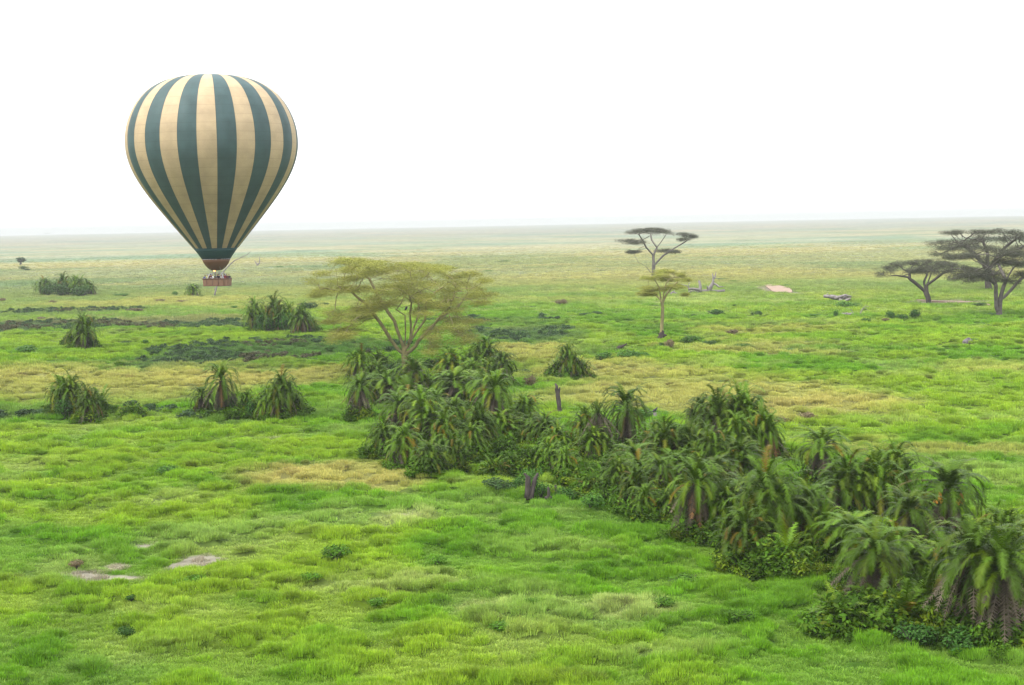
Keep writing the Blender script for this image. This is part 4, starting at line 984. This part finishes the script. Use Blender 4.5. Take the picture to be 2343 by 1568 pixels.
# ------------------------------------------------------------------ birds
def bird(loc, s, yaw, label, col):
    B = Buf(); c, q = math.cos(yaw), math.sin(yaw)
    prof = [(-.5, .0, .02), (-.35, .02, .05), (-.2, .1, .12), (0, .2, .17), (.15, .3, .14), (.24, .4, .085), (.3, .47, .085), (.36, .48, .05), (.46, .45, .01)]
    P = [((x) * c * s, (x) * q * s, z * s + .15 * s) for x, z, r in prof]; tube(B, P, [r * s for _, _, r in prof], 9, True)
    for k in (-1, 1): tube(B, [(-q * k * .06 * s, c * k * .06 * s, .22 * s), (-q * k * .06 * s, c * k * .06 * s, -.01)], .018 * s, 5)
    for k in (-1, 1):
        V = [(.1, .12, .42), (-.05, .17, .3), (-.5, .05, .1), (-.1, .1, .2)]; W_ = [((x * c - y * k * q) * s, (x * q + y * k * c) * s, z * s) for x, y, z in V]; W2 = [(a * .97, b * .97, z - .02 * s) for a, b, z in W_]
        B.add(W_ + W2, [[0, 1, 2, 3], [7, 6, 5, 4], [0, 4, 5, 1], [1, 5, 6, 2], [2, 6, 7, 3], [3, 7, 4, 0]])
    tag(obj('bird', B.mesh('bird', mat_plain('feathers', col, .6, .3, 5, .3), True), None, loc), label, 'bird')
pp, tt = G(1499, 964); bird(at(1498, 944.5, tt), .8, .3, 'black bird perched on the short dead stump', (.02, .02, .025))
pp, tt = G(926, 846); bird(at(929, 712, tt), 1.1, 1.2, 'dark bird perched among the fever tree limbs', (.02, .02, .025))

# ------------------------------------------------------------------ balloon
bt = 248.6; BC = at(484.9, 322.7, bt); K = .0250
PROF = [(73,18),(74,60),(77,105),(83,160),(91,212),(103,262),(118,305),(138,346),(165,389),(200,430),(250,471),(300,500),(350,522),(400,538),(450,548),(500,551),(550,550),(600,542),(650,528),(700,508),(750,483),(800,453),(850,420),(900,384),(950,346),(1000,307),(1050,267),(1100,227),(1150,186),(1200,146)]
def cut(name, col, rough=.6, trans=.0, nscale=.35, namt=.12):
    return mat_plain(name, col, rough, .25, nscale, namt)
m_tan = cut('cream_fabric', (.39, .295, .18), nscale=.5, namt=.16); m_grn = cut('dark_green_fabric', (.040, .074, .076), nscale=.5, namt=.2); m_band = cut('deep_green_band', (.013, .05, .055)); m_scoop = cut('rust_brown_scoop', (.13, .062, .032))
m_wick = mat_plain('wicker', (.20, .115, .075), .85, .15, 14, .35, .5); m_leath = mat_plain('brown_leather', (.12, .06, .045), .6, .3, 5, .2); m_steel = mat_plain('steel', (.5, .5, .5), .3, .5, 5, .1, metallic=.9)
m_pale = mat_plain('pale_padding', (.36, .37, .41), .7, .2, 3, .1); m_rope = mat_plain('rope', (.35, .33, .3), .8, .1, 5, .1)
bal = empty('hot_air_balloon', BC - np.array([0, 0, 24.2])); tag(bal, 'hot air balloon with green and cream vertical stripes floating low over the plain', 'balloon')
b0 = np.array(bal.location)
NG, SUBD = 28, 4
zs = np.array([(500 - y) * K for y, _ in PROF]); rs = np.array([w * K for _, w in PROF])
tt = np.linspace(0, len(PROF) - 1, 120); zz_ = np.interp(tt, np.arange(len(PROF)), zs); rr_ = np.interp(tt, np.arange(len(PROF)), rs)
kf = np.array([1, 4, 6, 4, 1]) / 16.0
for _m in (m_tan, m_grn):                                     # horizontal panel seams sewn into the fabric
    _n = _m.node_tree; _b = [x for x in _n.nodes if x.type == 'BSDF_PRINCIPLED'][0]; _src = _b.inputs['Base Color'].links[0].from_socket
    _tc = _n.nodes.new('ShaderNodeTexCoord'); _sx = _n.nodes.new('ShaderNodeSeparateXYZ'); _n.links.new(_tc.outputs['Object'], _sx.inputs[0])
    _f1 = _n.nodes.new('ShaderNodeMath'); _f1.operation = 'MULTIPLY'; _f1.inputs[1].default_value = .72; _n.links.new(_sx.outputs[2], _f1.inputs[0])
    _f2 = _n.nodes.new('ShaderNodeMath'); _f2.operation = 'FRACT'; _n.links.new(_f1.outputs[0], _f2.inputs[0])
    _f3 = _n.nodes.new('ShaderNodeMapRange'); _f3.inputs[1].default_value = .90; _f3.inputs[2].default_value = .96; _f3.inputs[3].default_value = 1; _f3.inputs[4].default_value = .86; _n.links.new(_f2.outputs[0], _f3.inputs[0])
    _mx = _n.nodes.new('ShaderNodeMix'); _mx.data_type = 'RGBA'; _mx.blend_type = 'MULTIPLY'; _mx.inputs[0].default_value = 1
    _n.links.new(_src, _mx.inputs[6]); _n.links.new(_f3.outputs[0], _mx.inputs[7]); _n.links.new(_mx.outputs[2], _b.inputs['Base Color'])
zz_[2:-2] = np.convolve(zz_, kf, 'valid'); rr_[2:-2] = np.convolve(rr_, kf, 'valid')
PH = math.radians(3.1)
yaw0 = math.atan2(BC[0], BC[1])
def ring(r, z, n, bulge=0):
    V = []
    for k in range(n):
        f = (k % SUBD) / SUBD; a = -math.pi / 2 - yaw0 + PH + 2 * math.pi * k / n
        rr = r * (1 + bulge * math.sin(math.pi * f)); V.append((rr * math.cos(a), rr * math.sin(a), z))
    return V
nn = NG * SUBD; V = []
for r, z in zip(rr_, zz_): V += ring(r, z, nn, .012)
V = np.array(V) + (BC - b0); Fc = []; mi = []
for i in range(len(rr_) - 1):
    for k in range(nn): Fc.append([i * nn + k, (i + 1) * nn + k, (i + 1) * nn + (k + 1) % nn, i * nn + (k + 1) % nn]); mi.append((k // SUBD) % 2)
Fc.append(list(range(nn))); mi.append(0)
me = bpy.data.meshes.new('envelope'); me.from_pydata([tuple(v) for v in V], [], Fc); me.materials.append(m_grn); me.materials.append(m_tan)
me.polygons.foreach_set('material_index', mi); me.polygons.foreach_set('use_smooth', np.ones(len(Fc), bool)); me.update(); obj('envelope', me, bal)
B = Buf()                                                      # load tapes down the gore seams
for g in range(NG):
    a = -math.pi / 2 - yaw0 + PH + 2 * math.pi * g / NG
    tube(B, [np.array([(r + .01) * math.cos(a), (r + .01) * math.sin(a), z]) + (BC - b0) for r, z in list(zip(rr_, zz_))[::3]], .028, 4, False)
obj('load_tapes', B.mesh('load_tapes', mat_plain('tape_webbing', (.16, .15, .11), .8, .1, 4, .1)), bal)
def shell(name, prof, mat, n=112, th=.05):
    V = []; Fc = []; m = len(prof)
    full = [(r, z) for r, z in prof] + [(r - th, z) for r, z in prof[::-1]]
    for r, z in full: V += ring(max(r, .02), z, n)
    for i in range(len(full)):
        j = (i + 1) % len(full)
        for k in range(n): Fc.append([i * n + k, j * n + k, j * n + (k + 1) % n, i * n + (k + 1) % n])
    me = mesh_np(name, np.array(V) + (BC - b0), Fc, mat, smooth=True); return obj(name, me, bal)
pz = lambda y: (500 - y) * K
shell('lower_band', [(145.5*K,pz(1200)),(128*K,pz(1222)),(110*K,pz(1247)),(93*K,pz(1272))], m_band)
shell('scoop', [(92*K,pz(1272.5)),(85*K,pz(1292)),(74*K,pz(1311)),(60*K,pz(1328)),(44*K,pz(1341)),(30*K,pz(1348))], m_scoop)
B = Buf()                                                      # white tape dashes where the scoop is fixed
for k in range(30):
    if k % 7 in (3,) : continue
    a0 = k / 30 * 6.283; P = [((93.5*K+.02) * math.cos(a0 + j * .04), (93.5*K+.02) * math.sin(a0 + j * .04), pz(1273)) for j in range(4)]
    tube(B, [np.array(p) + (BC - b0) for p in P], .05, 4)
obj('rim_tape', B.mesh('rim_tape', m_pale), bal)
bz = pz(1450); topz = pz(1404); bw, bd = 4.4, 2.2; CEN = BC - b0 + np.array([0.47, 0, 0])
CEN[0] = at(*( (420 + 671 * .587) / 1.6533, (240 + 1425 * .587) / 1.6533), bt)[0] - b0[0]
YAW = -.12
def loc2(x, y, z): return CEN + np.array([x * math.cos(YAW) - y * math.sin(YAW), x * math.sin(YAW) + y * math.cos(YAW), z])
B = Buf(); hw, hd = bw / 2, bd / 2
def basket_ring(z, gx, n=10, r=.25):
    P = []
    for (cx, cy, a0) in ((gx - r, hd * gx / hw - r, 0), (-gx + r, hd * gx / hw - r, 90), (-gx + r, -hd * gx / hw + r, 180), (gx - r, -hd * gx / hw + r, 270)):
        for k in range(4): a = math.radians(a0 + k * 30); P.append(loc2(cx + r * math.cos(a), cy + r * math.sin(a), z))
    return P
rings = [basket_ring(bz, hw * .96), basket_ring(bz + .3, hw * .975), basket_ring(bz + .7, hw * .99), basket_ring(topz, hw), basket_ring(topz, hw - .07), basket_ring(bz + .12, hw * .96 - .07)]
V = [p for r_ in rings for p in r_]; Fc = []; m = 16
for i in range(len(rings) - 1):
    for k in range(m): Fc.append([i * m + k, i * m + (k + 1) % m, (i + 1) * m + (k + 1) % m, (i + 1) * m + k])
Fc.append(list(range(m))[::-1]); Fc.append([(len(rings) - 1) * m + k for k in range(m)])
B.add(V, Fc)
for q in (-.5, 0, .5):                                        # inner partitions
    B.add([loc2(q * bw * .5 - .03, -hd + .1, bz + .1), loc2(q * bw * .5 + .03, -hd + .1, bz + .1), loc2(q * bw * .5 + .03, hd - .1, bz + .1), loc2(q * bw * .5 - .03, hd - .1, bz + .1),
           loc2(q * bw * .5 - .03, -hd + .1, topz - .08), loc2(q * bw * .5 + .03, -hd + .1, topz - .08), loc2(q * bw * .5 + .03, hd - .1, topz - .08), loc2(q * bw * .5 - .03, hd - .1, topz - .08)],
          [[0, 3, 2, 1], [4, 5, 6, 7], [0, 1, 5, 4], [1, 2, 6, 5], [2, 3, 7, 6], [3, 0, 4, 7]])
bk = obj('basket', B.mesh('basket', m_wick), bal)
B = Buf(); R_ = basket_ring(topz + .03, hw + .01); tube(B, R_ + [R_[0], R_[1]], .085, 7); obj('padded_rim', B.mesh('padded_rim', m_leath), bk)
B = Buf(); R_ = basket_ring(bz + .04, hw * .965); tube(B, R_ + [R_[0], R_[1]], .06, 6); obj('floor_skid', B.mesh('floor_skid', m_leath), bk)
for q in (-1.45, -.5, .5, 1.45):
    B = Buf(); tube(B, [loc2(q, -hd - .03, bz + .1), loc2(q, -hd - .045, bz + .6), loc2(q, -hd - .04, topz - .02)], .04, 5); obj('vertical_strap', B.mesh('vertical_strap', m_leath), bk)
fz = pz(1366)                                                 # burner frame
B = Buf(); Q = [loc2(x, y, fz) for x, y in ((-.9, -.55), (.9, -.55), (.9, .55), (-.9, .55), (-.9, -.55))]
for a, b in zip(Q[:-1], Q[1:]): tube(B, [a, (a + b) / 2, b], .04, 6)
tube(B, [loc2(-.9, 0, fz), loc2(0, 0, fz), loc2(.9, 0, fz)], .04, 6); fr = obj('burner_frame', B.mesh('burner_frame', m_steel), bal)
for x, y in ((-.35, -.25), (.35, -.25), (-.35, .25), (.35, .25)):
    B = Buf(); tube(B, [loc2(x, y, fz - .35), loc2(x, y, fz - .1), loc2(x, y, fz), loc2(x, y, fz + .28)], [.10, .12, .16, .17], 10); obj('burner', B.mesh('burner', m_steel), fr)
fm = bpy.data.materials.new('flame'); fm.use_nodes = True; n = fm.node_tree; n.nodes.clear(); em = n.nodes.new('ShaderNodeEmission'); em.inputs[0].default_value = (1, .42, .12, 1); em.inputs[1].default_value = 3.0
ou = n.nodes.new('ShaderNodeOutputMaterial'); n.links.new(em.outputs[0], ou.inputs[0])
B = Buf(); c = loc2(-.35, -.25, fz + .28); tube(B, [c, c + [0, 0, .12], c + [0, 0, .28], c + [0, 0, .5]], [.1, .17, .12, .02], 8); obj('flame', B.mesh('flame', fm, True), fr)
for sx in (-1, 1):
    for sy in (-1, 1):
        B = Buf(); tube(B, [loc2(sx * hw * .62, sy * hd * .88, topz - .1), loc2(sx * 1.2, sy * .8, topz + .55), loc2(sx * .92, sy * .56, fz)], [.10, .10, .085], 8); obj('padded_upright', B.mesh('padded_upright', m_pale, True), bal)
        for k in range(2):
            a = math.atan2(sy * (.6 + .7 * k), sx * (1.2 - .7 * k)); B = Buf(); tp = BC - b0 + np.array([82 * K * math.cos(a), 82 * K * math.sin(a), pz(1290)])
            tube(B, [loc2(sx * .92, sy * .56, fz), (loc2(sx * .92, sy * .56, fz) + tp) / 2, tp], .018, 4); obj('suspension_cable', B.mesh('suspension_cable', m_rope), bal)

# ------------------------------------------------------------------ passengers
m_skin = mat_plain('skin', (.35, .2, .14), .6, .3, 5, .1); m_trou = mat_plain('trousers', (.09, .09, .11), .85, .1, 5, .15); m_hair = mat_plain('dark_hair', (.03, .022, .02), .6, .3, 9, .2)
def person(loc, yaw, scale, cloth, hair, pose, label):
    """continuous skinned body, clothes and hair as children; pose: list of arm end points (x forward)"""
    e = empty('person', loc); e.rotation_euler = (0, 0, yaw); e.scale = (scale,) * 3
    pts = [(0,0,.95),(0,0,1.15),(0,0,1.38),(0,0,1.48),(.02,0,1.56),(.03,0,1.66),(.02,0,1.74)]; rad = [.135,.125,.15,.07,.075,.095,.06]; ed = [(i, i + 1) for i in range(6)]
    for s in (-1, 1):
        k = len(pts); pts += [(0, s*.09, .88), (.02, s*.1, .48), (0, s*.1, .07), (.14, s*.11, .03)]; rad += [.095, .06, .042, .035]; ed += [(0, k), (k, k+1), (k+1, k+2), (k+2, k+3)]
        el, ha = pose[0 if s < 0 else 1]; k = len(pts); pts += [(0, s*.18, 1.4), el, ha]; rad += [.06, .045, .032]; ed += [(2, k), (k, k+1), (k+1, k+2)]
        d = Vector(ha) - Vector(el); d.normalize(); sd = Vector((-d.y, d.x, 0)); sd = sd.normalized() if sd.length > .01 else Vector((0, 1, 0)); h = len(pts) - 1
        for f in range(5):
            o = (f - 2) * .018; a = Vector(ha) + d * (.05 if f else .02) + sd * (o if f else -.045); b = a + d * ((.05 + .01 * (2 - abs(f - 2))) if f else .035) + Vector((0, 0, -.01))
            k2 = len(pts); pts += [tuple(a), tuple(b)]; rad += [.0095, .008]; ed += [(h, k2), (k2, k2 + 1)]
    def skin(name, P, E, R, mat, sub=1):
        me = bpy.data.meshes.new(name); me.from_pydata(P, E, []); me.materials.append(mat); o = obj(name, me, e)
        o.modifiers.new('skin', 'SKIN'); sv = me.skin_vertices
        if not sv:
            bpy.context.view_layer.objects.active = o; bpy.context.view_layer.update()
        for i, r in enumerate(R): me.skin_vertices[0].data[i].radius = (r, r); me.skin_vertices[0].data[i].use_root = (i == 0)
        if sub: o.modifiers.new('smooth', 'SUBSURF').levels = sub; o.modifiers['smooth'].render_levels = sub
        return o
    skin('body', pts, ed, rad, m_skin, 1)
    P = [(0,0,.88),(0,0,1.15),(0,0,1.38),(0,0,1.465)]; R = [.155,.15,.17,.085]; E = [(0,1),(1,2),(2,3)]
    for s in (-1, 1):
        el, ha = pose[0 if s < 0 else 1]; k = len(P); w = Vector(el) * .25 + Vector(ha) * .75; P += [(0, s*.19, 1.395), el, tuple(w)]; R += [.078, .062, .05]; E += [(2, k), (k, k+1), (k+1, k+2)]
    skin('jacket', P, E, R, cloth, 1)
    P = [(0,0,.92)]; R = [.15]; E = []
    for s in (-1, 1): k = len(P); P += [(0, s*.09, .86), (.02, s*.1, .48), (0, s*.1, .12)]; R += [.11, .075, .058]; E += [(0, k), (k, k+1), (k+1, k+2)]
    skin('trousers', P, E, R, m_trou, 1)
    B = Buf(); ball(B, (-.005, 0, 1.695), (.105, .092, .085), (1, 1, 1), 10, 7); 
    if hair == 'hat': tube(B, [(.03, 0, 1.72), (.03, 0, 1.732)], [.19, .19], 12)
    obj('hat' if hair == 'hat' else 'hair', B.mesh('hair', m_pale if hair == 'hat' else m_hair, True), e)
    B = Buf(); ball(B, (.135, 0, 1.65), (.022, .015, .022), (1, 1, 1), 6, 5)
    for s in (-1, 1): ball(B, (.01, s * .092, 1.655), (.018, .012, .028), (1, 1, 1), 6, 5)
    ball(B, (.118, 0, 1.605), (.014, .026, .007), (.6, .35, .35), 6, 5)
    obj('face_features', B.mesh('face_features', m_skin, True), e)
    B = Buf(); [ball(B, (.118, s * .034, 1.675), .0125, (1, 1, 1), 6, 5) for s in (-1, 1)]; obj('eyes', B.mesh('eyes', m_hair, True), e)
    tag(e, label, 'person', 'passengers in the balloon basket'); return e
def skin_ok():
    me = bpy.data.meshes.new('t'); me.from_pydata([(0, 0, 0), (0, 0, 1)], [(0, 1)], []); o = bpy.data.objects.new('t', me); o.modifiers.new('s', 'SKIN'); r = len(me.skin_vertices); bpy.data.objects.remove(o); return r
if skin_ok() == 0: print('NOTE skin layers missing')
def cl(name, c): return mat_plain(name, c, .85, .1, 5, .12)
RIM = [((.18, -.27, 1.16), (.36, -.16, 1.22)), ((.18, .27, 1.16), (.36, .16, 1.22))]
WAVE = [((.15, -.30, 1.55), (.16, -.26, 1.85)), ((.18, .27, 1.16), (.36, .16, 1.22))]
CAMR = [((.2, -.25, 1.30), (.2, -.07, 1.58)), ((.2, .25, 1.30), (.2, .07, 1.58))]
PEOPLE = [ # x along basket, y, yaw (0 = +x), cloth, hair, pose, label
 (-2.02,-.55,-1.9,('blue_jacket',(.03,.06,.2)),'hair',RIM,'person in blue jacket at the left end of the basket'),
 (-1.62,-.5,-1.4,('yellow_jacket',(.5,.48,.16)),'hat',RIM,'person in yellow green jacket, second from the left in the basket'),
 (-1.28,.3,-1.2,('brown_jacket',(.25,.14,.08)),'hair',RIM,'person in brown jacket behind the yellow one in the basket'),
 (-1.02,-.55,-1.7,('maroon_jacket',(.14,.035,.045)),'hair',CAMR,'person in maroon jacket holding a camera pose left of the basket uprights'),
 (-.72,-.5,-1.5,('white_jacket',(.6,.62,.62)),'hat',RIM,'person in white with a pale hat left of the burner'),
 (-.45,.35,-1.8,('olive_jacket',(.12,.12,.08)),'hair',RIM,'person in dull olive at the back beneath the flame'),
 (.08,-.2,-1.57,('grey_jacket',(.25,.25,.27)),'hair',WAVE,'pilot in grey reaching up to the burner'),
 (.42,-.55,-1.4,('black_jacket',(.02,.02,.03)),'hair',RIM,'person in black at the front right of the pilot'),
 (.72,.3,-1.7,('dark_green_jacket',(.05,.08,.06)),'hair',RIM,'tall person in dark green at the back right of the burner'),
 (.98,-.5,-1.5,('beige_jacket',(.5,.45,.4)),'hat',RIM,'person in beige with pale hat in front of the right uprights'),
 (1.22,.25,-1.3,('navy_jacket',(.03,.04,.1)),'hair',CAMR,'person in navy at the back between the right uprights'),
 (1.5,-.52,-1.6,('red_jacket',(.22,.03,.05)),'hair',RIM,'person in dark red near the right end of the basket'),
 (1.78,-.2,-1.2,('brown_red_jacket',(.12,.05,.05)),'hair',WAVE,'tallest looking person in brown red raising an arm at the right end'),
 (2.02,.45,-.9,('charcoal_jacket',(.04,.04,.045)),'hair',RIM,'person in charcoal at the right back corner of the basket'),
]
for (x, y, yw, (cn, cc), hr, po, lab) in PEOPLE:
    q = loc2(x * .93, y, bz + .13) + b0
    person(q, yw + YAW, random.uniform(.98, 1.06), cl(cn, cc), hr, po, lab)

# ------------------------------------------------------------------ haze
B = Buf(); box(B, (0, 0, 23), (25000, 25000, 50))
hz = bpy.data.materials.new('haze'); hz.use_nodes = True; n = hz.node_tree; n.nodes.clear(); v = n.nodes.new('ShaderNodeVolumePrincipled')
v.inputs['Color'].default_value = (.51, .53, .55, 1); v.inputs['Density'].default_value = HAZE; v.inputs['Anisotropy'].default_value = .0
ou = n.nodes.new('ShaderNodeOutputMaterial'); n.links.new(v.outputs[0], ou.inputs['Volume'])
tag(obj('haze', mesh_np('haze', np.vstack(B.V), B.F, hz)), 'pale morning haze over the whole plain', kind='stuff')
